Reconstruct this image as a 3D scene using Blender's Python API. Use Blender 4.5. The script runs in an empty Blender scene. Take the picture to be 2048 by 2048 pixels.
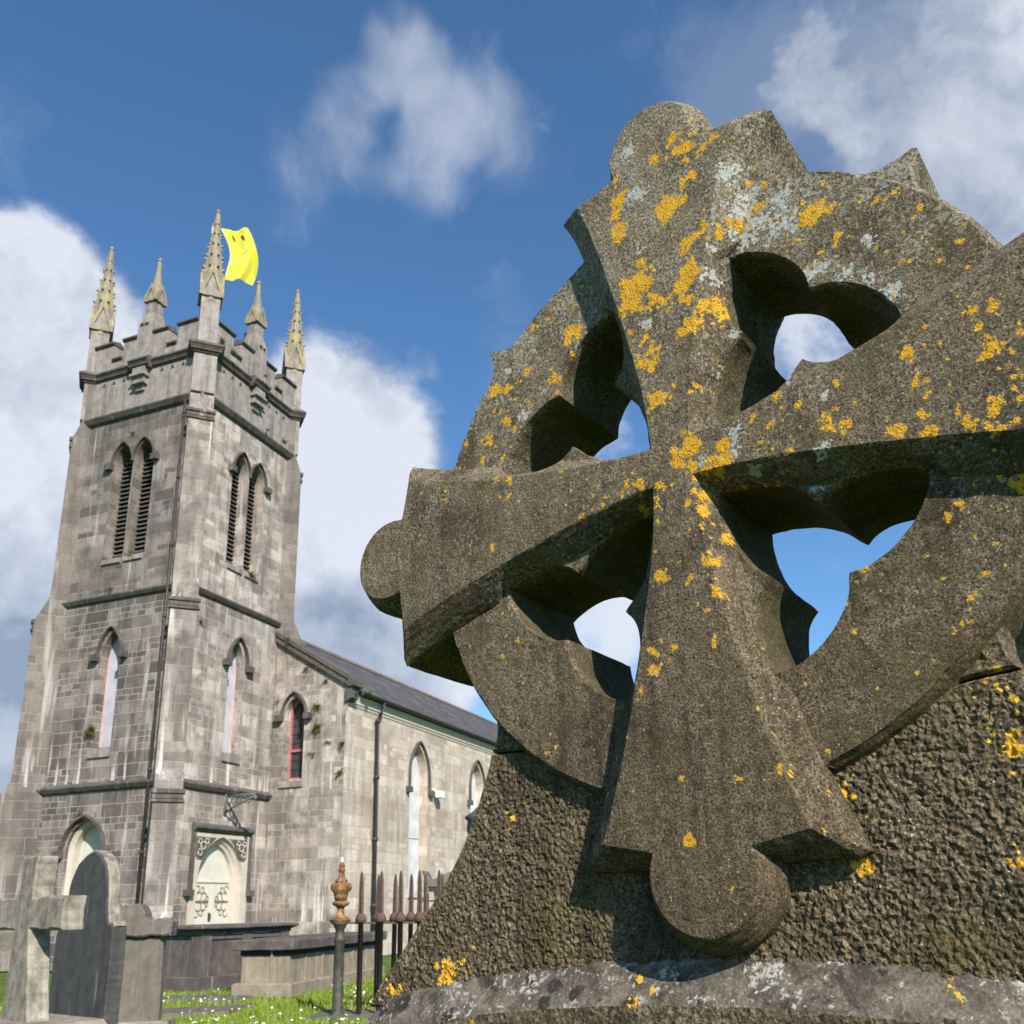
import bpy, math, random
import numpy as np
from mathutils import Vector, Matrix, noise
from mathutils.geometry import delaunay_2d_cdt
random.seed(7); rng=np.random.default_rng(7)
S=bpy.context.scene; COL=S.collection; R=math.radians
EYE=1.15
# ------------------------------------------------------------------ camera
F_PX,PY,PITCH,ROLL=1853.0,1228.0,R(17.526),R(-1.2504)
fw=Vector((0,math.cos(PITCH),math.sin(PITCH))); up0=Vector((0,-math.sin(PITCH),math.cos(PITCH))); rt0=Vector((1,0,0))
rt=rt0*math.cos(ROLL)+up0*math.sin(ROLL); up=-rt0*math.sin(ROLL)+up0*math.cos(ROLL)
cd=bpy.data.cameras.new('camera'); cam=bpy.data.objects.new('camera',cd); COL.objects.link(cam); S.camera=cam
cam.matrix_world=Matrix(((rt.x,up.x,-fw.x,0),(rt.y,up.y,-fw.y,0),(rt.z,up.z,-fw.z,EYE),(0,0,0,1)))
cd.sensor_fit='HORIZONTAL'; cd.sensor_width=36; cd.lens=F_PX/2048*36; cd.shift_y=(PY-1024)/2048
cd.clip_start=.05; cd.clip_end=6000
cd.dof.use_dof=True; cd.dof.focus_distance=1.62; cd.dof.aperture_fstop=14
def ray(x,y): return (fw+rt*((x-1024)/F_PX)+up*((PY-y)/F_PX)).normalized()

# ------------------------------------------------------------------ node helpers
class NT:
    def __init__(s,tree): s.t=tree; s.n=tree.nodes; s.l=tree.links
    def new(s,typ,**kw):
        n=s.n.new(typ)
        for k,v in kw.items(): setattr(n,k,v)
        return n
    def put(s,sock,v):
        if v is None: return
        if hasattr(v,'is_output'): s.l.new(v,sock)
        elif isinstance(v,(tuple,list)) and len(v)==3 and sock.type=='RGBA': sock.default_value=(*v,1)
        else: sock.default_value=v
    def math(s,op,a,b=None,c=None,clamp=False):
        n=s.new('ShaderNodeMath',operation=op); n.use_clamp=clamp
        for i,v in enumerate((a,b,c)): s.put(n.inputs[i],v)
        return n.outputs[0]
    def vm(s,op,a,b=None,out=0):
        n=s.new('ShaderNodeVectorMath',operation=op); s.put(n.inputs[0],a)
        if b is not None: s.put(n.inputs[1] if op!='SCALE' else n.inputs['Scale'],b)
        return n.outputs[out]
    def noise(s,vec,scale,detail=3,rough=.5,out='Fac',dist=0,dim=None):
        n=s.new('ShaderNodeTexNoise'); s.put(n.inputs['Vector'],vec); n.inputs['Scale'].default_value=scale
        n.inputs['Detail'].default_value=detail; n.inputs['Roughness'].default_value=rough; n.inputs['Distortion'].default_value=dist
        return n.outputs[out]
    def vor(s,vec,scale,feature='F1',out='Distance',rand=1):
        n=s.new('ShaderNodeTexVoronoi',feature=feature); s.put(n.inputs['Vector'],vec); n.inputs['Scale'].default_value=scale
        n.inputs['Randomness'].default_value=rand
        return n.outputs[out]
    def map(s,v,a,b,c=0.,d=1.,smooth=False):
        n=s.new('ShaderNodeMapRange'); n.clamp=True
        if smooth: n.interpolation_type='SMOOTHSTEP'
        for i,x in enumerate((v,a,b,c,d)): s.put(n.inputs[i],x)
        return n.outputs[0]
    def mix(s,f,a,b,mode='MIX'):
        n=s.new('ShaderNodeMix',data_type='RGBA',blend_type=mode)
        s.put(n.inputs[0],f); s.put(n.inputs[6],a); s.put(n.inputs[7],b); return n.outputs[2]
    def mapping(s,vec,scale=(1,1,1),loc=(0,0,0),rot=(0,0,0)):
        n=s.new('ShaderNodeMapping'); s.put(n.inputs[0],vec); n.inputs[1].default_value=loc; n.inputs[2].default_value=rot; n.inputs[3].default_value=scale
        return n.outputs[0]
    def attr(s,name): return s.new('ShaderNodeAttribute',attribute_name=name).outputs['Fac']
    def bump(s,h,strength,dist,normal=None):
        n=s.new('ShaderNodeBump'); n.inputs['Strength'].default_value=strength; n.inputs['Distance'].default_value=dist
        s.put(n.inputs['Height'],h)
        if normal is not None: s.put(n.inputs['Normal'],normal)
        return n.outputs[0]
def mat(name,build):
    m=bpy.data.materials.new(name); m.use_nodes=True; t=NT(m.node_tree)
    b=m.node_tree.nodes['Principled BSDF']; b.inputs['Roughness'].default_value=.85; b.inputs['Specular IOR Level'].default_value=.25
    obj=t.new('ShaderNodeTexCoord').outputs['Object']
    r=build(t,b,obj)
    if r is not None:
        t.put(b.inputs['Base Color'],r[0])
        if len(r)>1 and r[1] is not None: t.put(b.inputs['Normal'],r[1])
    return m

# ------------------------------------------------------------------ materials
def p_z(t,p):
    s=t.new('ShaderNodeSeparateXYZ'); t.put(s.inputs[0],p); return s.outputs[2]
def m_cross(rough):
    def f(t,b,p):
        grain=t.noise(p,250 if not rough else 190,4,.75)
        mid=t.noise(p,52,5,.68); big=t.noise(p,5,4,.62,dist=.4); patch=t.noise(p,13,5,.65,dist=.5)
        c=t.mix(t.map(grain,.38,.62),(.022,.018,.014),(.43,.365,.27) if not rough else (.37,.31,.225))
        c=t.mix(t.map(mid,.45,.66,0,.75),c,(.058,.047,.035))
        c=t.mix(t.map(patch,.48,.66,0,.45),c,t.mix(grain,(.06,.05,.035),(.30,.265,.185)))
        c=t.mix(t.math('MULTIPLY',t.map(big,.50,.70,smooth=True),.6),c,(.05,.041,.032))
        st=t.noise(t.mapping(p,(24,24,2.6)),1,5,.62)
        c=t.mix(t.math('MULTIPLY',t.map(st,.50,.66),.55),c,(.034,.028,.022))
        gr=t.noise(p,8,4,.62)
        c=t.mix(t.map(gr,.50,.70,0,.55),c,t.mix(grain,(.06,.055,.018),(.20,.175,.08)))
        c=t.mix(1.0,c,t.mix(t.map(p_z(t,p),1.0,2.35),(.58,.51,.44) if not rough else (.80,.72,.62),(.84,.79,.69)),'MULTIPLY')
        # dusting of pale crust, heavier on the exposed upper parts
        hz=t.new('ShaderNodeSeparateXYZ'); t.put(hz.inputs[0],p)
        up_=t.map(hz.outputs[2],1.15,2.45,-.06,.12)
        du=t.math('ADD',t.noise(p,150,4,.72),t.math('ADD',up_,t.math('MULTIPLY',t.math('SUBTRACT',t.noise(p,11,3,.6),.5),.34)))
        c=t.mix(t.map(du,.60,.72,0,.8),c,t.mix(grain,(.25,.235,.175),(.47,.45,.37)))
        sp=t.vor(t.vm('ADD',p,t.vm('SCALE',t.noise(p,90,2,.5,out='Color'),.006)),115)
        c=t.mix(t.map(t.math('ADD',sp,t.math('MULTIPLY',t.noise(p,12,2,.5),.5)),.36,.30),c,(.40,.36,.28))
        # small scattered orange specks
        os_=t.vor(t.vm('ADD',p,t.vm('SCALE',t.noise(p,70,3,.6,out='Color'),.012)),62); oz=t.math('ADD',os_,t.math('SUBTRACT',t.math('MULTIPLY',t.noise(p,7,3,.6),.9),up_))
        c=t.mix(t.map(oz,.335,.30,0,.85),c,(.50,.25,.025))
        # moss on the sheltered flanks
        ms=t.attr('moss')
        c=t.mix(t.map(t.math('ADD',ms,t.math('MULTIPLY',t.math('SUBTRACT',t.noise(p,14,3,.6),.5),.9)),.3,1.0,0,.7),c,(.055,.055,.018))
        # pale crustose lichen
        n1=t.noise(p,120,4,.65); n2=t.noise(p,32,3,.6)
        pw=t.math('ADD',t.attr('pale'),t.math('ADD',t.math('MULTIPLY',t.math('SUBTRACT',n1,.5),2.8),t.math('MULTIPLY',t.math('SUBTRACT',n2,.5),1.3)))
        pm=t.map(pw,.62,.74)
        c=t.mix(pm,c,t.mix(n1,(.27,.275,.235),(.56,.565,.51)))
        # orange lichen rosettes
        w1=t.noise(p,75,3,.6); w2=t.noise(p,260,3,.6); w3=t.noise(p,28,2,.5)
        ow=t.math('ADD',t.attr('lichen'),t.math('ADD',t.math('MULTIPLY',t.math('SUBTRACT',w1,.5),.95),t.math('ADD',t.math('MULTIPLY',t.math('SUBTRACT',w2,.5),1.15),t.math('MULTIPLY',t.math('SUBTRACT',w3,.5),.35))))
        om=t.map(ow,.42,.50)
        oc=t.mix(t.map(t.math('ADD',t.math('MULTIPLY',w2,.7),t.math('MULTIPLY',t.noise(p,40,3,.6),.4)),.36,.74),(.66,.30,.012),(.84,.50,.035))
        oc=t.mix(t.map(t.noise(p,420,2,.5),.60,.72),oc,(.22,.15,.06))
        oc=t.mix(t.map(t.math('MULTIPLY',t.attr('lichen'),w1),.42,.60,0,.85),oc,(.50,.43,.30))
        c=t.mix(t.map(ow,.30,.44,0,.55),c,(.40,.385,.30)); c=t.mix(om,c,oc)
        if rough:
            v=t.vor(t.vm('ADD',p,t.vm('SCALE',t.noise(p,60,2,.5,out='Color'),.01)),105)
            h=t.math('ADD',t.math('MULTIPLY',grain,.5),t.math('MULTIPLY',v,.6)); h=t.math('ADD',h,t.math('MULTIPLY',om,.25))
            nb=t.bump(h,1.0,.009)
        else:
            h=t.math('ADD',t.math('MULTIPLY',grain,.8),t.math('MULTIPLY',t.noise(p,110,3,.6),.7))
            h=t.math('ADD',h,t.math('MULTIPLY',om,t.math('MULTIPLY_ADD',w2,1.5,.4))); h=t.math('ADD',h,t.math('MULTIPLY',pm,.35))
            nb=t.bump(h,1.0,.0052)
        b.inputs['Roughness'].default_value=.92; b.inputs['Specular IOR Level'].default_value=.15
        return c,nb
    return f
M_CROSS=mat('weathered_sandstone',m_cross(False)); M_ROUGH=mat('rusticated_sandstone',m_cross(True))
def m_plinth(t,b,p):
    g=t.noise(p,190,4,.75); n=t.noise(p,17,5,.68,dist=.7); d=t.noise(p,30,4,.65,dist=.9)
    wp=t.vm('ADD',p,t.vm('SCALE',t.noise(p,45,3,.6,out='Color'),.035))
    c=t.mix(t.map(n,.36,.62),(.045,.038,.030),(.25,.212,.16))
    c=t.mix(t.map(t.noise(p,8,4,.6),.45,.65,0,.6),c,(.11,.092,.07))
    c=t.mix(t.map(t.math('ADD',t.vor(wp,15),t.math('MULTIPLY',t.noise(p,6,3,.6),.25)),.40,.34),c,(.030,.027,.023))
    c=t.mix(t.map(t.math('ADD',t.noise(p,90,4,.7),t.math('MULTIPLY',t.noise(p,14,4,.65),.8)),.98,1.06),c,(.50,.48,.43))
    c=t.mix(t.map(d,.60,.70,0,.8),c,(.04,.035,.03))
    c=t.mix(t.map(g,.38,.62,.55,0),c,(.03,.026,.02)); c=t.mix(t.map(g,.58,.70,0,.4),c,(.36,.32,.25))
    w1=t.noise(p,75,3,.6); w2=t.noise(p,260,3,.6)
    ow=t.math('ADD',t.attr('lichen'),t.math('ADD',t.math('MULTIPLY',t.math('SUBTRACT',w1,.5),1.1),t.math('MULTIPLY',t.math('SUBTRACT',w2,.5),.6)))
    c=t.mix(t.map(ow,.42,.5),c,t.mix(w2,(.60,.27,.012),(.80,.47,.03)))
    return c,t.bump(t.math('ADD',t.math('MULTIPLY',g,.6),t.math('MULTIPLY',n,1.5)),1.0,.004)
M_PLINTH=mat('blotched_plinth_stone',m_plinth)
def ashlar(c1,c2,mortar,soot,sootamt,wet=.5,bw=.62,bh=.30,mk=.75):
    def f(t,b,p):
        tc=t.new('ShaderNodeTexCoord'); nn=t.new('ShaderNodeSeparateXYZ'); t.put(nn.inputs[0],tc.outputs['Normal'])
        q=t.new('ShaderNodeSeparateXYZ'); t.put(q.inputs[0],p)
        u=t.math('SUBTRACT',t.math('MULTIPLY',q.outputs[1],nn.outputs[0]),t.math('MULTIPLY',q.outputs[0],nn.outputs[1]))
        cx=t.new('ShaderNodeCombineXYZ'); t.put(cx.inputs[0],u); t.put(cx.inputs[1],q.outputs[2])
        wob=t.vm('SCALE',t.vm('SUBTRACT',t.noise(p,5,2,.5,out='Color'),(.5,.5,.5)),.035)
        uv=t.vm('ADD',cx.outputs[0],wob)
        def brick(w,h,off,sq):
            n=t.new('ShaderNodeTexBrick'); t.put(n.inputs['Vector'],t.vm('ADD',uv,(off,off*.37,0)))
            n.inputs['Color1'].default_value=(0,0,0,1); n.inputs['Color2'].default_value=(1,1,1,1); n.inputs['Mortar'].default_value=(.5,.5,.5,1)
            n.inputs['Scale'].default_value=1; n.inputs['Mortar Size'].default_value=.011; n.inputs['Mortar Smooth'].default_value=.35
            n.inputs['Brick Width'].default_value=w; n.inputs['Row Height'].default_value=h; n.squash=sq; n.squash_frequency=3; n.offset=.43; n.offset_frequency=2
            return n.outputs['Color'],n.outputs['Fac']
        a,fa=brick(bw,bh,0,1.25); a2,fa2=brick(bw*.52,bh*.5,0.0,.8)
        # some blocks are broken into smaller ones, by larger cells that follow the courses
        sel=t.new('ShaderNodeTexWhiteNoise',noise_dimensions='2D')
        t.put(sel.inputs['Vector'],t.vm('FLOOR',t.vm('DIVIDE',uv,(bw*1.6,bh,1))))
        k=t.math('GREATER_THAN',sel.outputs['Value'],.74)
        val=t.mix(k,a,a2); fac=t.mix(k,fa,fa2)
        c=t.mix(val,c1,c2)
        hue=t.new('ShaderNodeTexWhiteNoise',noise_dimensions='1D'); t.put(hue.inputs['W'],t.math('MULTIPLY',val,57.3))
        c=t.mix(t.math('MULTIPLY',t.math('POWER',hue.outputs['Value'],2.5),.34),c,(.32,.245,.18))
        n=t.noise(p,2.2,5,.62); fine=t.noise(p,14,4,.65); streak=t.noise(t.mapping(p,(2.6,2.6,.33)),1,5,.62)
        c=t.mix(t.map(fine,.3,.75,0,.45),c,soot)
        c=t.mix(t.math('MULTIPLY',t.map(streak,.47,.66),sootamt),c,soot)
        c=t.mix(t.math('MULTIPLY',t.map(n,.5,.66),sootamt*.8),c,soot); c=t.mix(t.math('MULTIPLY',t.map(t.noise(p,.55,4,.6),.5,.66),sootamt*.6),c,soot)
        for zl in (4.0,8.68,13.85):
            bandz=t.math('MULTIPLY',t.map(q.outputs[2],zl-1.5,zl-.05),t.math('LESS_THAN',q.outputs[2],zl))
            c=t.mix(t.math('MULTIPLY',bandz,t.map(t.noise(t.mapping(p,(3.1,3.1,.35),(zl,1,0)),1,4,.6),.42,.62,0,.62)),c,soot)
        for zl in (4.1,.9):
            bandz=t.math('MULTIPLY',t.map(q.outputs[2],zl+1.6,zl+.3),t.math('GREATER_THAN',q.outputs[2],zl))
            c=t.mix(t.math('MULTIPLY',bandz,t.map(t.noise(t.mapping(p,(5,5,.4),(zl,4,0)),1,4,.6),.56,.63,0,wet)),c,(.62,.58,.54))
        run=t.noise(t.mapping(p,(3.4,3.4,.25),(5,3,1)),1,4,.6)
        c=t.mix(t.map(run,.60,.70,0,wet),c,(.50,.47,.43))
        c=t.mix(t.math('MULTIPLY',fac,t.map(q.outputs[2],8.5,9.2,mk,mk*.30)),c,mortar)
        c=t.mix(t.map(t.noise(p,6,4,.7),.68,.74,0,.4),c,(.20,.175,.09))
        h=t.math('ADD',t.math('MULTIPLY',t.math('SUBTRACT',1,fac),.7),t.math('MULTIPLY',fine,.8))
        return c,t.bump(h,.7,.02)
    return f
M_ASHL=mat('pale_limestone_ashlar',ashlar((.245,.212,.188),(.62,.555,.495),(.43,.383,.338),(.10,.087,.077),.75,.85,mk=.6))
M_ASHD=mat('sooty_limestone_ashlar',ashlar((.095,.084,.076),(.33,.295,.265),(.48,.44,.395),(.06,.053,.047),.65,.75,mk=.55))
M_ASHB=mat('sooty_buttress_ashlar',ashlar((.125,.11,.098),(.235,.208,.186),(.38,.345,.31),(.075,.066,.058),.65,.5,.95,.42,.4))
M_ASHC=mat('streaked_buttress_ashlar',ashlar((.19,.167,.148),(.41,.365,.328),(.38,.34,.305),(.088,.076,.068),.75,.9,1.2,.44,.35))
M_ASHN=mat('warm_limestone_ashlar',ashlar((.40,.33,.268),(.68,.59,.50),(.43,.365,.305),(.21,.175,.145),.45,.5,.6,.29,.55))
def stone(c1,c2,c3,streak=.5,lich=None,sc=1,bd=.012):
    def f(t,b,p):
        n=t.noise(p,5*sc,5,.62); fine=t.noise(p,40*sc,4,.65); st=t.noise(t.mapping(p,(5*sc,5*sc,.6*sc)),1,5,.62)
        c=t.mix(t.map(n,.32,.68),c1,c2); c=t.mix(t.map(fine,.35,.7,0,.5),c,c3)
        c=t.mix(t.math('MULTIPLY',t.map(st,.48,.66),streak),c,c3)
        c=t.mix(t.map(t.noise(t.mapping(p,(6*sc,6*sc,.5*sc),(3,1,2)),1,4,.6),.60,.70,0,.35),c,(.46,.44,.40))
        if lich:
            sp=t.noise(p,lich[1],4,.7); c=t.mix(t.map(sp,lich[2],lich[2]+.05,0,.85),c,lich[0])
        return c,t.bump(t.math('ADD',t.math('MULTIPLY',n,.6),t.math('MULTIPLY',fine,.5)),.7,bd)
    return f
M_TRIM=mat('dressed_limestone',stone((.22,.196,.178),(.38,.343,.313),(.095,.084,.076),.6))
M_MOULD=mat('grimy_shaded_moulding_stone',stone((.068,.061,.055),(.15,.134,.121),(.04,.036,.032),.5,((.20,.19,.06),7,.67)))  # grime, plus the shade of hood undersides and spandrels put into the colour
M_JAMB=mat('clean_jamb_stone',stone((.46,.405,.345),(.56,.505,.44),(.30,.26,.215),.25))
M_SPIRE=mat('lichened_spire_stone',stone((.22,.198,.155),(.33,.29,.215),(.12,.108,.088),.4,((.32,.262,.115),3.5,.52)))
M_GRAVE=mat('dark_headstone_stone',stone((.05,.05,.049),(.095,.092,.088),(.03,.03,.03),.6,((.62,.31,.06),9,.73),2.2,.004))
M_GRAVEL=mat('mottled_headstone_stone',stone((.15,.13,.10),(.42,.38,.31),(.075,.066,.05),.6,((.55,.31,.05),9,.66),2.6,.008))
M_SHOULD=mat('brown_headstone_stone',stone((.12,.105,.088),(.20,.178,.15),(.07,.062,.054),.5,((.40,.36,.20),6,.66),2,.006))
M_TOMBB=mat('tomb_chest_stone',stone((.23,.19,.135),(.36,.305,.225),(.12,.105,.085),.55,((.60,.33,.10),6,.72),1.3,.01))
M_TOMBD=mat('dark_tomb_stone',stone((.075,.065,.058),(.15,.13,.115),(.05,.046,.043),.5,None,1.3,.01))
def plain(c1,c2,sc,rough=.6,bd=.003,spec=.3):
    def f(t,b,p):
        n=t.noise(p,sc,4,.6); b.inputs['Roughness'].default_value=rough; b.inputs['Specular IOR Level'].default_value=spec
        st=t.noise(t.mapping(p,(sc,sc,sc*.08)),1,4,.6)
        c=t.mix(t.map(n,.35,.65),c1,c2); c=t.mix(t.map(st,.55,.7,0,.3),c,tuple(x*.6 for x in c1))
        return c,t.bump(n,.5,bd)
    return f
M_WHITE=mat('white_door_paint',plain((.50,.49,.41),(.57,.56,.48),4,.45))
M_BOARD=mat('white_window_boarding',plain((.46,.46,.48),(.60,.59,.60),3,.5))
M_LILAC=mat('lilac_window_boarding',plain((.36,.37,.42),(.47,.45,.49),3,.35))
M_GLASS=mat('dark_window_glass',plain((.03,.035,.04),(.06,.065,.075),5,.15,.001,.5))
M_RED=mat('faded_red_paint',plain((.34,.11,.11),(.43,.18,.17),9,.5))
M_PINK=mat('pink_flaking_paint',plain((.50,.33,.34),(.58,.42,.42),6,.5))
M_GREENI=mat('green_grey_iron',plain((.032,.033,.026),(.085,.078,.056),14,.6,.002))
M_LOUV=mat('slate_louvre',plain((.10,.095,.09),(.17,.16,.145),9,.7))
M_DARK=mat('painted_recess_shade',plain((.02,.02,.019),(.035,.033,.03),6,.9))  # near-black colour stands in for shade in belfry openings, notches and below the slab
M_IRON=mat('black_iron',plain((.028,.027,.027),(.06,.056,.054),12,.5,.002))
M_GOLD=mat('brass_hinge',plain((.13,.11,.055),(.22,.19,.10),15,.5,.001,.5))
M_VERD=mat('verdigris_bronze',plain((.07,.085,.08),(.14,.16,.15),15,.6,.004))
M_POT=mat('clay_ridge_tile',plain((.12,.085,.07),(.19,.14,.115),5,.8))
M_LAMPW=mat('white_floodlight_plastic',plain((.75,.75,.74),(.8,.8,.78),5,.4))
def m_rust(t,b,p):
    n=t.noise(p,38,5,.7); m=t.noise(p,9,4,.6)
    c=t.mix(t.map(n,.36,.64),(.045,.04,.036),(.13,.075,.05)); c=t.mix(t.map(m,.48,.62),c,(.095,.09,.082))
    c=t.mix(t.map(t.noise(p,16,4,.7),.58,.66),c,(.17,.05,.03)); b.inputs['Roughness'].default_value=.75
    return c,t.bump(n,.8,.004)
M_RUST=mat('rusty_painted_iron',m_rust)
def m_rusto(t,b,p):
    n=t.noise(p,34,5,.7); m=t.noise(p,14,4,.6)
    c=t.mix(t.map(n,.35,.65),(.075,.038,.022),(.27,.125,.048)); c=t.mix(t.map(m,.52,.64),c,(.34,.22,.11)); c=t.mix(t.map(m,.42,.34),c,(.05,.03,.022))
    return c,t.bump(n,.8,.004)
M_RUSTO=mat('orange_rusted_iron',m_rusto)
def m_slate(t,b,p):
    n=t.new('ShaderNodeTexBrick'); t.put(n.inputs['Vector'],t.mapping(p,(1,1.18,1)))
    n.inputs['Scale'].default_value=1; n.inputs['Brick Width'].default_value=.32; n.inputs['Row Height'].default_value=.2; n.inputs['Mortar Size'].default_value=.008
    n.inputs['Color1'].default_value=(.062,.060,.060,1); n.inputs['Color2'].default_value=(.105,.101,.098,1); n.inputs['Mortar'].default_value=(.03,.03,.033,1)
    c=t.mix(t.map(t.noise(p,1.3,4,.6),.5,.72,0,.5),n.outputs['Color'],(.16,.155,.15)); b.inputs['Roughness'].default_value=.8; b.inputs['Specular IOR Level'].default_value=.1
    return c,t.bump(n.outputs['Fac'],.6,-.012)
M_SLATE=mat('roof_slate',m_slate)
def m_ground(t,b,p):
    n=t.noise(p,1.4,5,.6); f=t.noise(p,30,4,.7)
    c=t.mix(t.map(n,.3,.7),(.06,.105,.014),(.13,.19,.025)); c=t.mix(t.map(f,.4,.7,0,.6),c,(.04,.07,.012))
    return c,t.bump(f,.8,.03)
M_GROUND=mat('turf',m_ground)
def m_blade(t,b,p):
    n=t.noise(p,1.7,4,.6); oi=t.noise(p,60,1,.5)
    c=t.mix(t.map(n,.35,.65),(.085,.15,.012),(.20,.27,.03)); c=t.mix(t.map(oi,.4,.7,0,.6),c,(.25,.32,.04))
    b.inputs['Roughness'].default_value=.6
    t.put(b.inputs['Subsurface Weight'],0.0)
    return c,
M_BLADE=mat('grass_blade',m_blade)
M_PETAL=mat('daisy_petal',plain((.74,.74,.70),(.8,.8,.76),20,.6)); M_YELL=mat('yellow_petal',plain((.72,.50,.02),(.80,.62,.05),20,.6))
M_LEAF=mat('fern_leaf',plain((.05,.10,.012),(.12,.19,.025),30,.6)); M_STEMM=mat('dry_stem',plain((.10,.085,.03),(.16,.13,.05),30,.8))
def m_path(t,b,p):
    n=t.noise(p,6,5,.65); c=t.mix(t.map(n,.35,.65),(.085,.075,.068),(.17,.15,.135)); return c,t.bump(n,.7,.01)
M_PATH=mat('path_slab_stone',m_path)
def m_flag(t,b,p):
    # cloth with a drawn face: two dark oval eyes and a thin smiling mouth (object x across, z down the cloth)
    uvn=t.new('ShaderNodeUVMap',uv_map='cloth'); s=t.new('ShaderNodeSeparateXYZ'); t.put(s.inputs[0],uvn.outputs[0]); u,v=s.outputs[0],s.outputs[1]
    def ell(cx,cy,rx,ry):
        a=t.math('DIVIDE',t.math('SUBTRACT',u,cx),rx); c=t.math('DIVIDE',t.math('SUBTRACT',v,cy),ry)
        return t.math('SQRT',t.math('ADD',t.math('MULTIPLY',a,a),t.math('MULTIPLY',c,c)))
    eyes=t.math('MINIMUM',ell(.30,.815,.05,.065),ell(.62,.80,.055,.07))
    mouth=t.math('MAXIMUM',t.math('ABSOLUTE',t.math('SUBTRACT',ell(.42,.80,.42,.28),1)),t.map(v,.60,.62,0,1))
    ym=t.noise(p,2.2,3,.6)
    c=t.mix(t.map(ym,.4,.65),(.90,.78,.03),(.95,.90,.16))
    c=t.mix(t.map(eyes,1.0,.85),c,(.10,.095,.06)); c=t.mix(t.map(mouth,.06,.035,0,.5),c,(.22,.19,.06))
    b.inputs['Roughness'].default_value=.7
    # thin cloth lets daylight through
    tr=t.new('ShaderNodeBsdfTranslucent'); t.put(tr.inputs[0],c); mx=t.new('ShaderNodeMixShader'); mx.inputs[0].default_value=.5
    out=t.n['Material Output']; t.l.new(b.outputs[0],mx.inputs[1]); t.l.new(tr.outputs[0],mx.inputs[2]); t.l.new(mx.outputs[0],out.inputs[0])
    return c,
M_FLAG=mat('yellow_flag_cloth',m_flag)

# ------------------------------------------------------------------ mesh helpers
class MB:
    def __init__(s): s.v=[]; s.f=[]; s.sm=[]
    def add(s,vs,fs,smooth=False):
        o=len(s.v); s.v+= [tuple(map(float,v)) for v in vs]; s.f+=[tuple(i+o for i in f) for f in fs]; s.sm+=[smooth]*len(fs); return s
    def box(s,x0,x1,y0,y1,z0,z1,M=None):
        vs=[(x,y,z) for z in (z0,z1) for y in (y0,y1) for x in (x0,x1)]
        if M is not None: vs=[tuple(M@Vector(v)) for v in vs]
        return s.add(vs,[(0,2,3,1),(4,5,7,6),(0,1,5,4),(2,6,7,3),(1,3,7,5),(0,4,6,2)])
    def prism(s,poly,fn,d0,d1,smooth=False):
        """poly (a,b) list, fn(a,b,d)->xyz; closed prism between depths d0 and d1"""
        n=len(poly); vs=[fn(a,b,d0) for a,b in poly]+[fn(a,b,d1) for a,b in poly]
        tri=fill(poly)
        fs=[tuple(t) for t in tri]+[tuple(i+n for i in reversed(t)) for t in tri]+[(i,(i+1)%n,(i+1)%n+n,i+n) for i in range(n)]
        return s.add(vs,fs,smooth)
    def loops(s,rings,close=True,cap0=False,cap1=False,smooth=False):
        n=len(rings[0]); vs=[p for r in rings for p in r]; fs=[]
        for k in range(len(rings)-1):
            for i in range(n if close else n-1): fs.append((k*n+i,k*n+(i+1)%n,(k+1)*n+(i+1)%n,(k+1)*n+i))
        if cap0: fs.append(tuple(reversed(range(n))))
        if cap1: fs.append(tuple((len(rings)-1)*n+i for i in range(n)))
        return s.add(vs,fs,smooth)
    def lathe(s,prof,M=None,seg=20,lobes=0,amp=0):
        rings=[]
        for r,z in prof:
            rr=[]
            for i in range(seg):
                a=2*math.pi*i/seg; q=r*(1+(amp*math.cos(lobes*a) if lobes else 0)); v=Vector((q*math.cos(a),q*math.sin(a),z)); rr.append(tuple(M@v) if M is not None else tuple(v))
            rings.append(rr)
        return s.loops(rings,True,True,True,True)
    def tube(s,pts,r,seg=8):
        rings=[]; P=[Vector(p) for p in pts]
        for i,p in enumerate(P):
            d=(P[min(i+1,len(P)-1)]-P[max(i-1,0)]).normalized(); a=d.orthogonal().normalized() if abs(d.z)>.95 else d.cross(Vector((0,0,1))).normalized(); b=d.cross(a)
            rr=r[i] if isinstance(r,(list,tuple)) else r
            rings.append([tuple(p+a*rr*math.cos(2*math.pi*k/seg)+b*rr*math.sin(2*math.pi*k/seg)) for k in range(seg)])
        return s.loops(rings,True,True,True,True)
    def build(s,name,m,parent=None,fix=True):
        me=bpy.data.meshes.new(name); me.from_pydata(s.v,[],s.f); me.polygons.foreach_set('use_smooth',s.sm); me.validate()
        if fix:
            import bmesh
            bm=bmesh.new(); bm.from_mesh(me); bmesh.ops.recalc_face_normals(bm,faces=bm.faces); bm.to_mesh(me); bm.free()
        me.materials.append(m); o=bpy.data.objects.new(name,me); COL.objects.link(o)
        if parent is not None: o.parent=parent
        return o
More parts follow.
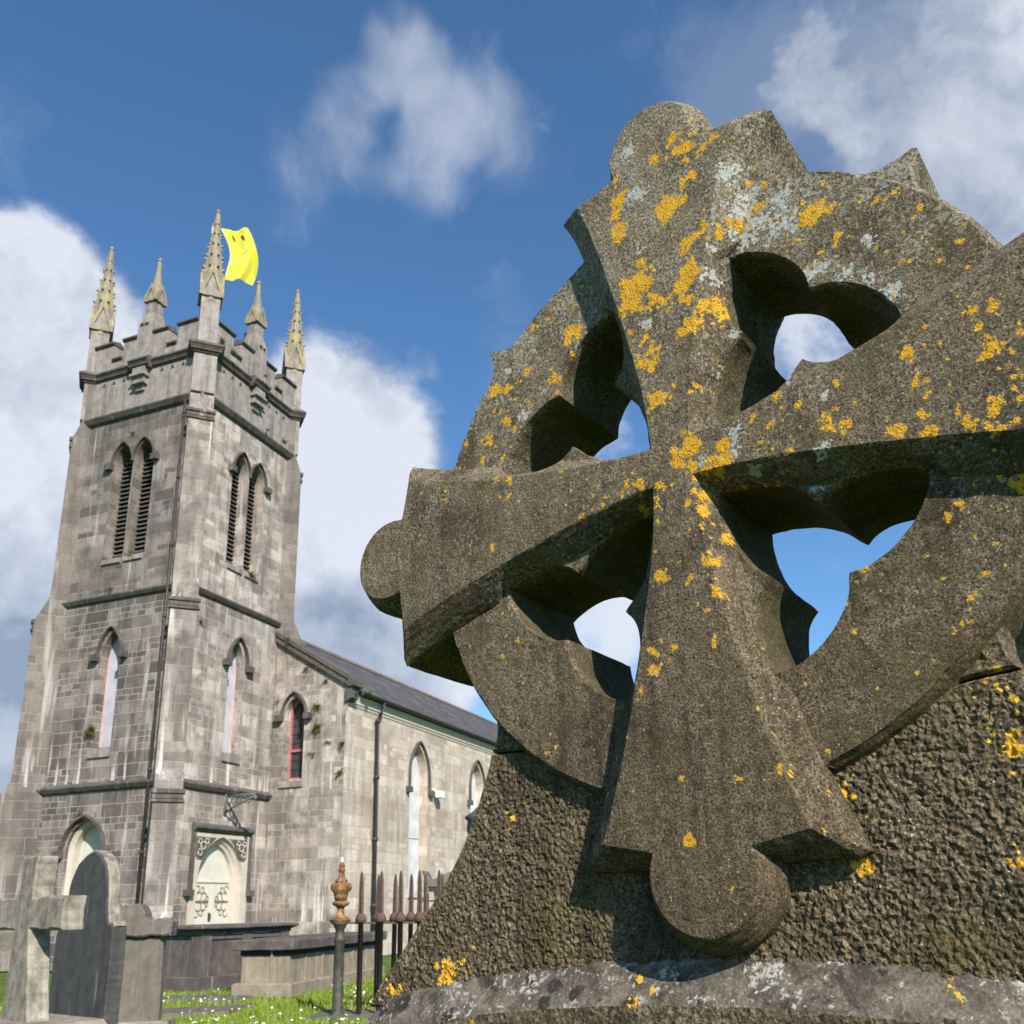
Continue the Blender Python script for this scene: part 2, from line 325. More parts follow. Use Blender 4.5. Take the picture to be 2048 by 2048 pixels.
def pieces(mb):
    """separate builders for the lifts-apart pieces of one builder (touching boxes stay together)"""
    n=len(mb.v); par=list(range(n))
    def find(i):
        while par[i]!=i: par[i]=par[par[i]]; i=par[i]
        return i
    for f in mb.f:
        a=find(f[0])
        for k in f[1:]: par[find(k)]=a
    g={}
    for i in range(n): g.setdefault(find(i),[]).append(i)
    V=np.array(mb.v); bx=[(V[i].min(0)-.008,V[i].max(0)+.008,i) for i in g.values()]
    done=False
    while not done:
        done=True
        for i in range(len(bx)):
            for j in range(i+1,len(bx)):
                if (bx[i][0]<=bx[j][1]).all() and (bx[j][0]<=bx[i][1]).all():
                    bx[i]=(np.minimum(bx[i][0],bx[j][0]),np.maximum(bx[i][1],bx[j][1]),bx[i][2]+bx[j][2]); del bx[j]; done=False; break
            if not done: break
    if len(bx)==1: return [mb]
    out=[]; own={}
    for k,b in enumerate(bx):
        m=MB(); mp={}
        for i in b[2]: mp[i]=len(m.v); m.v.append(mb.v[i]); own[i]=k
        out.append((m,mp))
    for f,s_ in zip(mb.f,mb.sm):
        m,mp=out[own[f[0]]]; m.f.append(tuple(mp[i] for i in f)); m.sm.append(s_)
    return [m for m,_ in out if m.f]
WHOLE={'louvre','glazing_bar','hinge','frame','joint_batten','ridge_tile','tower_wall','nave_wall','gable_wall','roof','jamb','transom','flagpole','cornice'}
def inpoly(P,poly):
    P=np.asarray(P); poly=np.asarray(poly,float); x,y=P[:,0],P[:,1]; c=np.zeros(len(P),bool); a=poly; b=np.roll(poly,-1,0)
    for (x0,y0),(x1,y1) in zip(a,b):
        if y0==y1: continue
        k=((y0>y)!=(y1>y))&(x<(x1-x0)*(y-y0)/(y1-y0)+x0); c^=k
    return c
def cdt(outer,holes=(),extra=None):
    vs=list(map(tuple,outer)); ed=[(i,(i+1)%len(outer)) for i in range(len(outer))]
    for h in holes:
        o=len(vs); vs+=list(map(tuple,h)); ed+=[(o+i,o+(i+1)%len(h)) for i in range(len(h))]
    if extra is not None: vs+=[tuple(e) for e in extra]
    ov,oe,of,og,*_=delaunay_2d_cdt([Vector((float(a),float(b))) for a,b in vs],ed,[],0,1e-6)
    Vi=np.array([(v.x,v.y) for v in ov]); F=np.array([f for f in of]); C=Vi[F].mean(1); k=inpoly(C,outer)
    for h in holes: k&=~inpoly(C,h)
    # hand back indices into the points as given (a crossing falls to its nearest given point)
    VS=np.array(vs,float); mp=np.array([g[0] if len(g) else int(((VS-Vi[i])**2).sum(1).argmin()) for i,g in enumerate(og)])
    F=mp[F[k]]; F=F[(F[:,0]!=F[:,1])&(F[:,1]!=F[:,2])&(F[:,0]!=F[:,2])]
    return VS,F
def fill(poly):
    V,Fc=cdt(poly)
    return Fc.tolist()
def empty(name,loc,rot=None,**kw):
    o=bpy.data.objects.new(name,None); COL.objects.link(o); o.location=loc; o.empty_display_size=.2
    if rot is not None: o.rotation_euler=rot
    return tag(o,**kw)
def tag(o,label=None,cat=None,group=None,kind=None):
    for k,v in (('label',label),('category',cat),('group',group),('kind',kind)):
        if v: o[k]=v
    return o
# ------------------------------------------------------------------ CELTIC CROSS (local unit: 1/100 of .8 m)
SC=.008
D_=Vector((0.79051897,-0.61234133,0.01085623)); U_=Vector((0.01205892,0.03328574,0.99937312)); N_=Vector((-0.61231883,-0.7898925,0.03369718))
CC=Vector((0.35006491,1.81032158,0.90893347))*.8+Vector((0,0,EYE))
cross=empty('celtic_cross',(0,0,0),label='large lichened stone cross with a pierced wheel ring, filling the right foreground',cat='gravestone')
base_off=-U_*(CC.z/U_.z)          # the Empty sits at the foot of the monument
cross.matrix_world=Matrix(((D_.x,-N_.x,U_.x,(CC+base_off).x),(D_.y,-N_.y,U_.y,(CC+base_off).y),(D_.z,-N_.z,U_.z,(CC+base_off).z),(0,0,0,1)))
ZC=CC.z/U_.z
def L(a,b,c): return (a*SC,-c*SC,b*SC+ZC)
CR={'A':(1100,170,.2588),'B':(700,900,.2070),'C':(1100,1450,.3364),'D':(1400,450,.3354),'E':(900,600,.2329),'G':(1000,1000,.2588),'H':(1650,1100,.2071),'4':(1348,800,.3623),'6':(1048,150,.5176),'2':(700,500,.3623),'5':(648,1348,.7246)}
def on_plane(k,x,y,c):   # where the lichen patch of the photograph lies on the stone plane at depth c
    o=CR[k]; r=ray(o[0]+x*o[2],o[1]+y*o[2]); P0=(CC-Vector((0,0,EYE)))+N_*(c*SC); t=P0.dot(N_)/r.dot(N_); X=r*t-(CC-Vector((0,0,EYE)))
    return X.dot(D_)/SC,X.dot(U_)/SC
LF_=[ # front face: crop, [(x,y,r[,ring])]
('6',[(575,245,22),(600,290,30),(640,275,20),(620,325,15),(625,400,18),(610,440,12),(510,320,18),(545,325,12),(640,385,18),(730,240,18),(690,280,18),(365,490,28),(350,540,22),(365,600,30,1),(350,410,15),(550,515,45,1),(800,540,25),(740,590,20),(700,580,15),(680,610,18),(640,640,25),(610,690,18),(640,740,35),(630,790,45),(590,830,25),(440,790,45),(400,830,40),(430,870,40),(390,890,35),(480,790,25),(500,870,28),(540,880,22),(555,905,14),(635,865,20),(680,890,25),(720,860,30),(745,880,12),(640,980,30),(610,990,25),(660,950,18),(765,910,18),(760,800,12),(470,1010,20),(405,995,16),(490,1060,22),(500,1110,30),(450,1115,22),(515,1250,32,1),(655,1190,14),(750,1055,14),(640,1410,40),(610,1460,35),(660,1450,25),(590,1500,25),(650,1520,22),(720,1490,25),(780,1420,28),(770,1480,35),(700,1520,20),(885,1320,16),(950,1350,20),(920,1420,15),(1030,1450,18),(1000,1340,12),(970,1240,20),(990,1285,10),(1055,1280,18),(1210,1195,18),(1150,1330,18),(1180,1360,25),(1230,1350,28),(1210,1290,14),(1445,1375,32,1),(1565,1375,32),(1545,1320,18),(1550,1245,15),(1510,1195,22),(1490,1075,28),(1475,1060,18),(1710,1330,28),(1730,1355,20),(1815,1290,35),(1800,1360,25),(1900,1335,25),(1905,1255,20),(1850,1360,20),(1810,1050,30),(1775,1090,25),(1850,1040,18),(1760,970,22),(1740,985,14),(1820,885,18),(1745,905,22),(1730,850,12),(1675,855,14),(1630,1100,12),(1640,1200,14),(1910,990,20),(1920,1160,20),(1910,960,14),(1500,1480,10),(1870,1120,14)]),
('2',[(530,1375,14),(875,1265,22),(805,1275,18),(885,1350,18),(760,1365,10),(875,1450,14),(785,1650,18),(895,1600,10),(615,1720,10),(655,1645,8),(1275,1475,22),(1220,1335,10),(1310,1265,10),(1370,1305,16),(1380,1270,12),(1340,1360,16),(1410,1365,18),(1500,1345,22),(1530,1280,22),(1600,1285,28,1),(1560,1230,15),(1710,1300,30),(1700,1370,18),(1715,1435,12),(1700,1500,16),(1680,1670,14),(1710,1800,28,1)]),
('4',[(145,490,32),(80,565,28),(145,600,35),(90,665,14),(140,695,22),(250,710,38,1),(190,890,42),(90,985,28),(240,1055,35),(130,1130,16),(170,1160,16),(225,1330,28),(310,1305,12),(25,740,14),(30,900,16),(110,440,18),(15,1360,14)]),
('C',[(825,690,38,1),(1100,190,20),(1095,315,24),(1310,45,18),(1360,260,30),(985,590,14),(720,1030,20),(1080,985,22),(1620,635,25)]),
('G',[(1235,585,45,1),(1185,1175,42),(1185,1310,45,1),(1085,1465,28),(1210,165,25),(1245,75,22),(1200,405,18),(1330,1140,28),(1310,200,15)])]
LR_=[('E',[(1035,280,85),(1075,45,25),(810,130,20),(865,200,20),(705,235,28),(870,300,20),(385,790,45,1),(490,770,42),(560,860,22),(670,890,25),(660,620,32),(900,680,42),(475,1045,40),(325,1195,45),(275,1370,30),(460,1340,28),(90,1305,14),(80,1440,20)]),
('6',[(1120,530,40,1),(1080,495,14),(1210,620,20),(1205,600,14),(1060,640,18),(1220,735,12),(1460,720,22),(1450,450,12),(1390,480,14),(1690,640,20),(1530,510,16),(1300,550,10),(920,425,16),(920,500,18),(890,540,14),(860,370,15)]),
('H',[(370,160,60,1),(315,285,28),(965,60,38),(1140,275,30),(1120,215,22),(1400,465,50),(1325,725,45),(1040,1050,28),(150,520,35)]),
('4',[(1510,640,34),(1590,590,34),(1660,760,24),(1770,790,24),(1660,460,24),(1590,425,20),(1790,440,25),(1900,470,48),(1710,960,14),(1480,985,14)]),
('G',[(15,880,20),(430,1280,12)])]
LB_=[('C',[(1715,420,75),(1870,840,62,1)]),('H',[(1830,1860,85),(1600,1580,42),(1560,1700,30),(1440,1415,27),(1815,1440,52,1),(1670,1310,55),(1660,1140,50),(1660,920,40)]),('5',[(350,815,32),(330,835,26),(380,797,12),(190,875,16),(205,890,12),(520,395,11),(1820,630,11),(1910,205,38),(1925,520,28)])]
LP_=[('5',[(860,835,20),(1710,855,20),(1710,885,16),(1780,920,14),(425,957,12),(860,908,15),(600,880,9)])]
PF_=[('6',[(700,760,40),(820,1380,55),(420,470,60),(400,300,45),(820,470,90),(820,580,70),(780,360,60),(1150,1440,40),(690,1500,40)]),('2',[(1640,400,50)]),('4',[(330,280,60)])]
PR_=[('6',[(860,590,70),(940,560,90),(990,480,70),(1010,570,60),(1150,750,50),(1250,760,60),(1350,790,60),(1420,840,60),(1100,770,40),(960,620,60),(1330,640,40)]),('E',[(500,610,60),(800,800,50),(640,1000,60)]),('4',[(770,500,60)])]
def patches(lst,c,k=1.0):
    out=[]
    for cr,l in lst:
        for e in l:
            a,b=on_plane(cr,e[0],e[1],c); a2,b2=on_plane(cr,e[0]+e[2],e[1],c); a3,b3=on_plane(cr,e[0],e[1]+e[2],c)
            r=.5*(math.hypot(a2-a,b2-b)+math.hypot(a3-a,b3-b)); out.append((a,b,r*k,len(e)>3))
    return out
OR=patches(LF_,0,1.42)+[]; ORr=patches(LR_,-5.5,1.42); ORb=patches(LB_,-8.2,1.3); ORp=patches(LP_,-5,1.35)
def lobes(l):
    out=[]
    for a,b,r,g in l:
        out.append((a,b,r*(1 if g else .82),g))
        if r>1.1:
            for _ in range(5 if r>1.8 else 3):
                t=rng.uniform(0,6.28); q=r*rng.uniform(.45,.95); out.append((a+q*math.cos(t),b+q*math.sin(t),r*rng.uniform(.28,.55),False))
            for _ in range(3):
                t=rng.uniform(0,6.28); q=r*rng.uniform(1.1,2.4); out.append((a+q*math.cos(t),b+q*math.sin(t),rng.uniform(.4,.85),False))
    return out
OR,ORr,ORb,ORp=lobes(OR),lobes(ORr),lobes(ORb),lobes(ORp)
for _ in range(1000):
    k_=rng.random()<.62; a_,b_=rng.uniform(-80,78),rng.uniform(-80,98)
    if rng.random()>.30+.5*max(0,b_+25)/100+.25*max(0,a_)/80: continue
    (OR if k_ else ORr).append((a_,b_,rng.uniform(.32,.62) if rng.random()<.75 else rng.uniform(.7,1.25),rng.random()<.4))
for _ in range(60):    # tiny scattered rosettes
    (OR if _%2 else ORr).append((rng.uniform(-75,75),rng.uniform(-85,95),rng.uniform(.35,.9),False))
PF=patches(PF_,0,1.5); PR=patches(PR_,-5.5,1.5)
for _ in range(46): (PF if _%2 else PR).append((rng.normal(12,26),rng.normal(42,26),rng.uniform(.8,2.6)))
PF=[p[:3]+(False,) for p in PF]; PR=[p[:3]+(False,) for p in PR]
def field(P,pt):
    P=np.asarray(P); o=np.zeros(len(P))
    for a,b,r,ring in pt:
        d=np.hypot(P[:,0]-a,P[:,1]-b)/r
        v=1-d
        if ring: v=np.where(d<.62,1-np.abs(d-.45)/.62,1-d)
        o=np.maximum(o,np.clip(v,0,1))
    return o
def setattr_(o,name,arr):
    at=o.data.attributes.new(name,'FLOAT','POINT'); at.data.foreach_set('value',np.ascontiguousarray(arr,dtype=np.float32))
# --- outlines
rr_=np.array([5,12,20,30,40,50,60,70,80.]); ww_=np.array([4.95,5.3,6.3,8.3,10.3,12.65,15.2,18.4,22.1]); CW=np.polyfit(rr_,ww_,4)
wF=lambda r: np.polyval(CW,r)
hr=np.array([7.8,13,19,24.5,29,31,34.5,40,45,49.3]); hw=np.array([7.8,7.9,9.3,12.2,16.4,14.6,13.4,13.3,14.2,15.7])
def wB(r):
    w=wF(r)+np.interp(r,[8,20,32,54],[2.2,3.6,5.0,5.8]); lim=np.interp(r,hr,hw)-.15
    return np.where(r<49.3,np.minimum(w,lim),np.minimum(w,15.6+(r-49.3)*1.15+ (wF(84)*0)))
NS=96; KN=44
def arm(front):
    if front:
        r=np.linspace(wF(5.05),79.4,NS); side=[(float(wF(x)),float(x)) for x in r]; side[0]=(r[0],r[0]); j=(10.3,81.7); cy,kr=86.2,11.15
    else:
        r=np.linspace(7.62,84.0,NS); side=[(float(wB(x)),float(x)) for x in r]; side[0]=(7.62,7.62); side[-1]=(27.8,84.0); j=(13.6,84.3); cy,kr=86.2,13.9
    end=[(side[-1][0]+(j[0]-side[-1][0])*t,side[-1][1]+(j[1]-side[-1][1])*t) for t in np.linspace(0,1,15)[1:]]
    a0=math.atan2(j[1]-cy,j[0]); k=[(kr*math.cos(a),cy+kr*math.sin(a)) for a in np.linspace(a0,math.pi-a0,KN)[1:]]
    right=side+end+k[:-1]
    left=[(-x,y) for x,y in reversed(side+end[:-1])]
    left=[(-j[0],j[1])]+left
    return right+left   # from inner right corner, round the tip, to inner left corner
def full(front):
    out=[]
    A=arm(front)
    for q in range(4):
        a=-q*math.pi/2; ca,sa=math.cos(a),math.sin(a)
        out+=[(x*ca-y*sa,x*sa+y*ca) for x,y in A[::-1][1:]]      # clockwise round the cross
    return np.array(out)
def topstretch(P):
    P=np.array(P,float); P[:,1]+=2.4*np.clip((P[:,1]-52)/36,0,2)*np.clip((31-np.abs(P[:,0]))/6,0,1); return P
OF,OB=topstretch(full(True)),topstretch(full(False))
def wob(P,c,amp,sc=.11):
    return np.array([noise.noise(Vector((a*sc,b*sc,c*sc+3)))*amp for a,b in P])
def outnormal(P):
    t=np.roll(P,-1,0)-np.roll(P,1,0); n=np.stack([t[:,1],-t[:,0]],1); n/=np.maximum(np.linalg.norm(n,axis=1),1e-9)[:,None]
    ar=.5*np.sum(P[:,0]*np.roll(P[:,1],-1)-P[:,1]*np.roll(P[:,0],-1)); return n if ar>0 else -n
def grid_in(poly,holes,sp,marg):
    lo,hi=poly.min(0),poly.max(0); xs=np.arange(lo[0],hi[0],sp); ys=np.arange(lo[1],hi[1],sp); G=np.stack(np.meshgrid(xs,ys),-1).reshape(-1,2)
    G[:,0]+=((np.floor((G[:,1]-lo[1])/sp+.5)%2)*.5*sp); G+=rng.uniform(-.15,.15,G.shape)*sp
    k=inpoly(G,poly)
    for h in holes: k&=~inpoly(G,h)
    G=G[k]
    B=np.concatenate([poly]+list(holes)); keep=np.ones(len(G),bool)
    for i in range(0,len(G),4000):
        d=((G[i:i+4000,None,:]-B[None])**2).sum(-1).min(1); keep[i:i+4000]=d>marg*marg
    return G[keep]
def relief(P,c,amp):
    return np.array([ (noise.noise(Vector((a*.06,b*.06,c)))*.9+noise.noise(Vector((a*.35,b*.35,c+9)))*.5+noise.noise(Vector((a*1.1,b*1.1,c+5)))*.35)*amp for a,b in P])
class Solid:
    """a slab of stone built from outline rings; remembers (a,b,c) for the lichen attributes"""
    def __init__(s): s.P=[]; s.F=[]
    def pts(s,ab,c):
        o=len(s.P); ab=np.asarray(ab); c=np.broadcast_to(c,(len(ab),)); s.P+=[(x,y,z) for (x,y),z in zip(ab,c)]; return list(range(o,o+len(ab)))
    def strip(s,a,b):
        n=len(a)
        for i in range(n): s.F.append((a[i],a[(i+1)%n],b[(i+1)%n],b[i]))
    def face(s,idxs,loops,c,sp,amp,seed,rough=None):
        """fill a flat face bounded by loops (index lists already in the mesh) with a dense, slightly uneven surface"""
        outer=loops[0]; holes=loops[1:]
        G=grid_in(outer,holes,sp,sp*.62)
        V,Fc=cdt(outer,holes,G); nb=sum(len(l) for l in loops); m={}
        bi=[i for l in idxs for i in l]
        extra=V[nb:]
        z=relief(extra,seed,amp) if rough is None else rough(extra)
        ei=s.pts(extra,c+z); allid=bi+ei
        for t in Fc: s.F.append(tuple(allid[i] for i in t))
    def build(s,name,m,parent,lich,pale,moss=None):
        b=MB(); P=np.array(s.P); b.add([L(*p) for p in s.P],s.F,False); o=b.build(name,m,parent)
        dp=np.clip(1-(P[:,2].max()-P[:,2]-(5.2 if name!='wheel_ring' else .8))/1.2,0,1); setattr_(o,'lichen',field(P[:,:2],lich)*dp); setattr_(o,'pale',field(P[:,:2],pale)*dp); setattr_(o,'moss',moss(P) if moss else np.zeros(len(P)))
        return o
def chips(P,n,seed):
    r_=np.random.default_rng(seed); P=np.array(P); N=outnormal(P); s_=np.r_[0,np.cumsum(np.hypot(*np.diff(P,axis=0).T))]; d=np.zeros(len(P))
    for _ in range(n):
        c=r_.uniform(0,s_[-1]); w_=r_.uniform(.5,2.6); d=np.maximum(d,r_.uniform(.25,.95)*np.exp(-((s_-c)/w_)**2)*(.7+.3*np.sin(s_*3.1+c)))
    return P-N*d[:,None]
def frustum(sign,name,cf,cb,lab=None,sp=.75):
    s=Solid(); nF,nB=outnormal(OF),outnormal(OB); d=(cb-cf)
    F0=chips(OF-nF*.28,60,3)+np.stack([wob(OF,1,.12,.4),wob(OF,7,.12,.4)],1)
    l0=s.pts(F0,cf); prev=s.pts(OF+nF*.02,cf+d*.05+np.zeros(len(OF))); s.strip(l0,prev)
    for t in np.linspace(0,1,15)[1:]:
        e_=1-(1-t)**1.2; P=OF*(1-e_)+OB*e_; P=P+outnormal(P)*(wob(P,t*20,.22,.35)[:,None]*(1 if t<1 else .0))
        cur=s.pts(P,cf+d*(.05+.95*t)); s.strip(prev,cur); prev=cur
    if sign>0: s.face([l0],[F0],cf,sp,.22,2.0)
    else:
        V,Fc=cdt(F0)
        for t in Fc: s.F.append(tuple(l0[i] for i in t))
    o=s.build(name,M_CROSS,cross,OR if sign>0 else [],PF+PR if sign>0 else [])
    if lab: o['label']=lab
    return o
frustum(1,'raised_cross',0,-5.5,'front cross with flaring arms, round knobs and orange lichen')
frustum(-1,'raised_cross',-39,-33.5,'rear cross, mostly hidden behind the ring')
# --- core slab: wheel ring and arm cores, with four three-lobed openings
h1=[(7.8,7.8),(13,7.9),(19,9.3),(24.5,12.2),(29,16.4)]; h2=[(29,16.4),(31,14.7),(34.5,13.4),(40,13.3),(45,14.2),(49.3,15.7)]; h3=[(49.3,15.7),(48.6,20),(45.6,25.2),(41.3,29.3),(37,31.7),(32.5,32.5)]
def smooth(p,n):
    p=np.array(p,float); t=np.r_[0,np.cumsum(np.hypot(*np.diff(p,axis=0).T))]; u=np.linspace(0,t[-1],n)
    # Catmull-Rom through the points
    q=np.vstack([2*p[0]-p[1],p,2*p[-1]-p[-2]]); out=[]
    for x in u:
        i=min(np.searchsorted(t,x,'right')-1,len(p)-2); f=(x-t[i])/(t[i+1]-t[i]); a,b,c,d=q[i],q[i+1],q[i+2],q[i+3]
        out.append(.5*((2*b)+(-a+c)*f+(2*a-5*b+4*c-d)*f*f+(-a+3*b-3*c+d)*f**3))
    return np.array(out)
half=np.vstack([smooth(h1,26)[:-1],smooth(h2,26)[:-1],smooth(h3,26)])       # along the arm to the ring cusp
hole=np.vstack([half,half[::-1][1:-1][:,::-1]])
HOLES=[]
for q in range(4):
    a=q*math.pi/2; HOLES.append(hole@np.array([[math.cos(a),math.sin(a)],[-math.sin(a),math.cos(a)]]))
RING=72.0
def core_outline(Rr):
    out=[]; A=np.array(arm(False))       # inner right corner -> tip -> inner left corner, arm pointing up
    rad=np.hypot(A[:,0],A[:,1]); k=[i for i in range(len(A)) if rad[i]>RING-.2 and A[i,1]>40]
    seg=A[k[0]:k[-1]+1]; a0=math.atan2(seg[0][1],seg[0][0]); ar=[(Rr*math.cos(t),Rr*math.sin(t)) for t in np.linspace(math.pi/2-a0,a0,60)[1:-1]]
    for q in range(4):
        a=q*math.pi/2; M=np.array([[math.cos(a),math.sin(a)],[-math.sin(a),math.cos(a)]])
        out.append(np.array(ar)@M); out.append(seg@M)
    return topstretch(np.vstack(out))
s=Solid(); R0,R1=core_outline(71.4),core_outline(73.2); R0=chips(R0,30,8)
loops0=[R0]+HOLES; ids0=[s.pts(l+ (wob(l,3,.10,.5)[:,None]*np.array([1,.7])),-5.5) for l in loops0]; lp=[np.array([s.P[i][:2] for i in l]) for l in ids0]
prev=ids0[0]
for c,P in ((-6.0,R0*.3+R1*.1+R0*.6),(-7.2,R0*.4+R1*.6),(-9,R1),(-13,R1),(-18,R1),(-24,R1),(-30,R1),(-32.3,R0*.5+R1*.5),(-33.5,R0)):
    P=P+outnormal(P)*wob(P,c,.25,.3)[:,None]; cur=s.pts(P,c); s.strip(prev,cur); prev=cur
bk=[prev]
for hi,H in zip(ids0[1:],HOLES):
    prev=hi
    for c in (-6.1,-8,-11,-14,-17,-20,-23.5,-27,-30,-32.3,-33.5):
        P=H+outnormal(H)*((wob(H,c,.28,.3)-(.25 if c>-32 else 0))[:,None]); cur=s.pts(P,c); s.strip(prev,cur); prev=cur
    bk.append(prev)
s.face(ids0,lp,-5.5,.8,.28,4.0)
bl=[np.array([s.P[i][:2] for i in l]) for l in bk]; V,Fc=cdt(bl[0],bl[1:]); al=[i for l in bk for i in l]
for t in Fc: s.F.append(tuple(al[i] for i in t))
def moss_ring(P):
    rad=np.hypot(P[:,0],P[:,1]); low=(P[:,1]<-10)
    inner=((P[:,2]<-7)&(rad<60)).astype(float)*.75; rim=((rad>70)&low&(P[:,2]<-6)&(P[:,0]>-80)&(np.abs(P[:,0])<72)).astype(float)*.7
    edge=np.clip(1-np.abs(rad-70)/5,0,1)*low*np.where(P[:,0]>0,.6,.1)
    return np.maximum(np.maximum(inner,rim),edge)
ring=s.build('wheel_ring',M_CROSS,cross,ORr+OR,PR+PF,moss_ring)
ring['label']='pierced ring with four three-lobed openings'
for sg in (1,-1):   # pointed cusps on the rim
    t0=math.pi/2-sg*math.pi/4; pr=[(-.17,70),(-.12,73.1),(-.08,73.7),(-.048,75.2),(-.02,78.0),(0,80.8),(.02,78.0),(.048,75.2),(.08,73.7),(.12,73.1),(.17,70)]
    P=np.array([(r*math.cos(t0+a),r*math.sin(t0+a)) for a,r in pr]); s=Solid(); ins=P*(1-.012)
    l=[s.pts(ins,-7.2),s.pts(P,-8.6),s.pts(P,-29),s.pts(ins,-31)]
    for a,b in zip(l,l[1:]): s.strip(a,b)
    for q in (l[0],l[-1]):
        V,Fc=cdt([s.P[i][:2] for i in q])
        for t in Fc: s.F.append(tuple(q[i] for i in t))
    s.build('rim_cusp',M_CROSS,cross,[],[])
# --- rusticated base block with the stone joint under the ring
def densify(p,step=1.0):
    out=[]; p=[np.array(x,float) for x in p]
    for a,b in zip(p,p[1:]+p[:1]):
        n=max(1,int(np.hypot(*(b-a))/step)); out+=[a+(b-a)*i/n for i in range(n)]
    return np.array(out)
rightside=smooth([(57.3,-55.2),(58.2,-58.5),(59.6,-62),(62.6,-69.5),(67,-77.5),(72.2,-85),(78.2,-91.5),(83.2,-97.3),(87.5,-101.8),(92,-106.5),(95.5,-112)],66)
joint=smooth([(30,-61),(38,-60.0),(43,-57.4),(48,-55.9),(57.3,-55.2)],30)
base=np.vstack([joint[:-1],rightside,np.array([(x,-112) for x in np.linspace(95.5,-95.5,120)])[1:-1],(rightside*[-1,1])[::-1],(joint*[-1,1])[::-1][1:]])
skirt_r=np.vstack([smooth([(57.0,-54.75),(48,-55.45),(43.2,-56.7),(38.5,-59.2)],30),densify([(38.5,-59.2),(36,-50),(48,-36),(60,-36.5)],1.5)[1:],smooth([(60,-36.5),(58.6,-40.5),(56.9,-44.2),(55.6,-48.3),(55.7,-51.6),(57.0,-54.75)],30)[:-1]])
def pits(P):
    o=[]
    for a,b in P:
        v=Vector((a*.80,b*.80,1.7)); n=noise.noise(v); w=Vector((a*1.5,b*1.5,4.1)); m=noise.noise(w)
        d=noise.voronoi(Vector((a*.85,b*.85,.3)))[0][0]
        f=noise.noise(Vector((a*1.35,b*1.35,8)))
        o.append(.46*n+.36*m-.75*max(0,.42-d)*1.5+.32*f-.1+.5*noise.noise(Vector((a*.09,b*.09,2))))
    return np.array(o)
def block(outline,name,cf,cb,sp,lich,pale,lab=None):
    s=Solid(); n=outnormal(outline); F0=outline-n*.55; l0=s.pts(F0,cf); prev=s.pts(outline,cf-.9); s.strip(l0,prev)
    for c in np.linspace(cf-2.2,cb,7):
        P=outline+n*wob(outline,c,.35,.5)[:,None]; cur=s.pts(P,c); s.strip(prev,cur); prev=cur
    V,Fc=cdt([s.P[i][:2] for i in prev])
    for t in Fc: s.F.append(tuple(prev[i] for i in t))
    def edge_fade(P):
        d=np.empty(len(P))
        for i in range(0,len(P),3000): d[i:i+3000]=np.sqrt(((P[i:i+3000,None,:]-outline[None])**2).sum(-1).min(1))
        return pits(P)*np.clip(d/3.2,.12,1)*.95
    s.face([l0],[F0],cf,sp,0,0,edge_fade)
    o=s.build(name,M_ROUGH,cross,lich,pale)
    if lab: o['label']=lab
block(base,'base_block',-8.2,-26,.46,ORb,[], 'rough pitted block that flares towards the foot')
for k in (1,-1):
    P=skirt_r*[k,1]; block(P if k==1 else P[::-1],'ring_foot',-8.2,-26,.8,ORb,[])
# --- plinth: sloping weathered top, then a plain die down to the ground
s=Solid()
def rect(a,c0,c1,b,n=150): 
    e=[(x,c0) for x in np.linspace(-a,a,n)]+[(a,z) for z in np.linspace(c0,c1,40)[1:]]+[(x,c1) for x in np.linspace(a,-a,n)[1:]]+[(-a,z) for z in np.linspace(c1,c0,40)[1:-1]]
    return [(x,b-7*(x/80)**2*(1 if b>-125 else max(0,1-(-125-b)/45))+.22*noise.noise(Vector((x*.1,z*.1,b)))+.12*noise.noise(Vector((x*.5,z*.5,b))),z+.25*noise.noise(Vector((x*.3,b,z*.3)))) for x,z in e]
def stack(levels,name,m,lich,cap):
    s=Solid(); prev=None
    for a,f,bk_,b in levels:
        r=rect(a,f,bk_,b); o=len(s.P); s.P+=r; cur=list(range(o,o+len(r)))
        if prev: s.strip(prev,cur)
        elif cap: s.F.append(tuple(reversed(cur)))
        prev=cur
    s.build(name,m,cross,lich,[])
stack(((86,-11,-24,-100.2),(88.0,-8.6,-26.5,-100.7),(89.2,-7.4,-27,-102.2),(91.5,-6.2,-28.6,-104.2),(94,-4.7,-30.2,-106.2),(96,-3.7,-31.4,-107.6),(97,-3.1,-32,-108.8)),'plinth_cap',M_PLINTH,ORp,False)
stack(((97,-3.1,-32,-108.8),(97.3,-2.9,-32.2,-110),(97.3,-2.9,-32.2,-118),(97.3,-2.9,-32.2,-130),(97.3,-2.9,-32.2,-170),(97.3,-2.9,-32.2,-236)),'plinth_die',M_ROUGH,ORp,False)
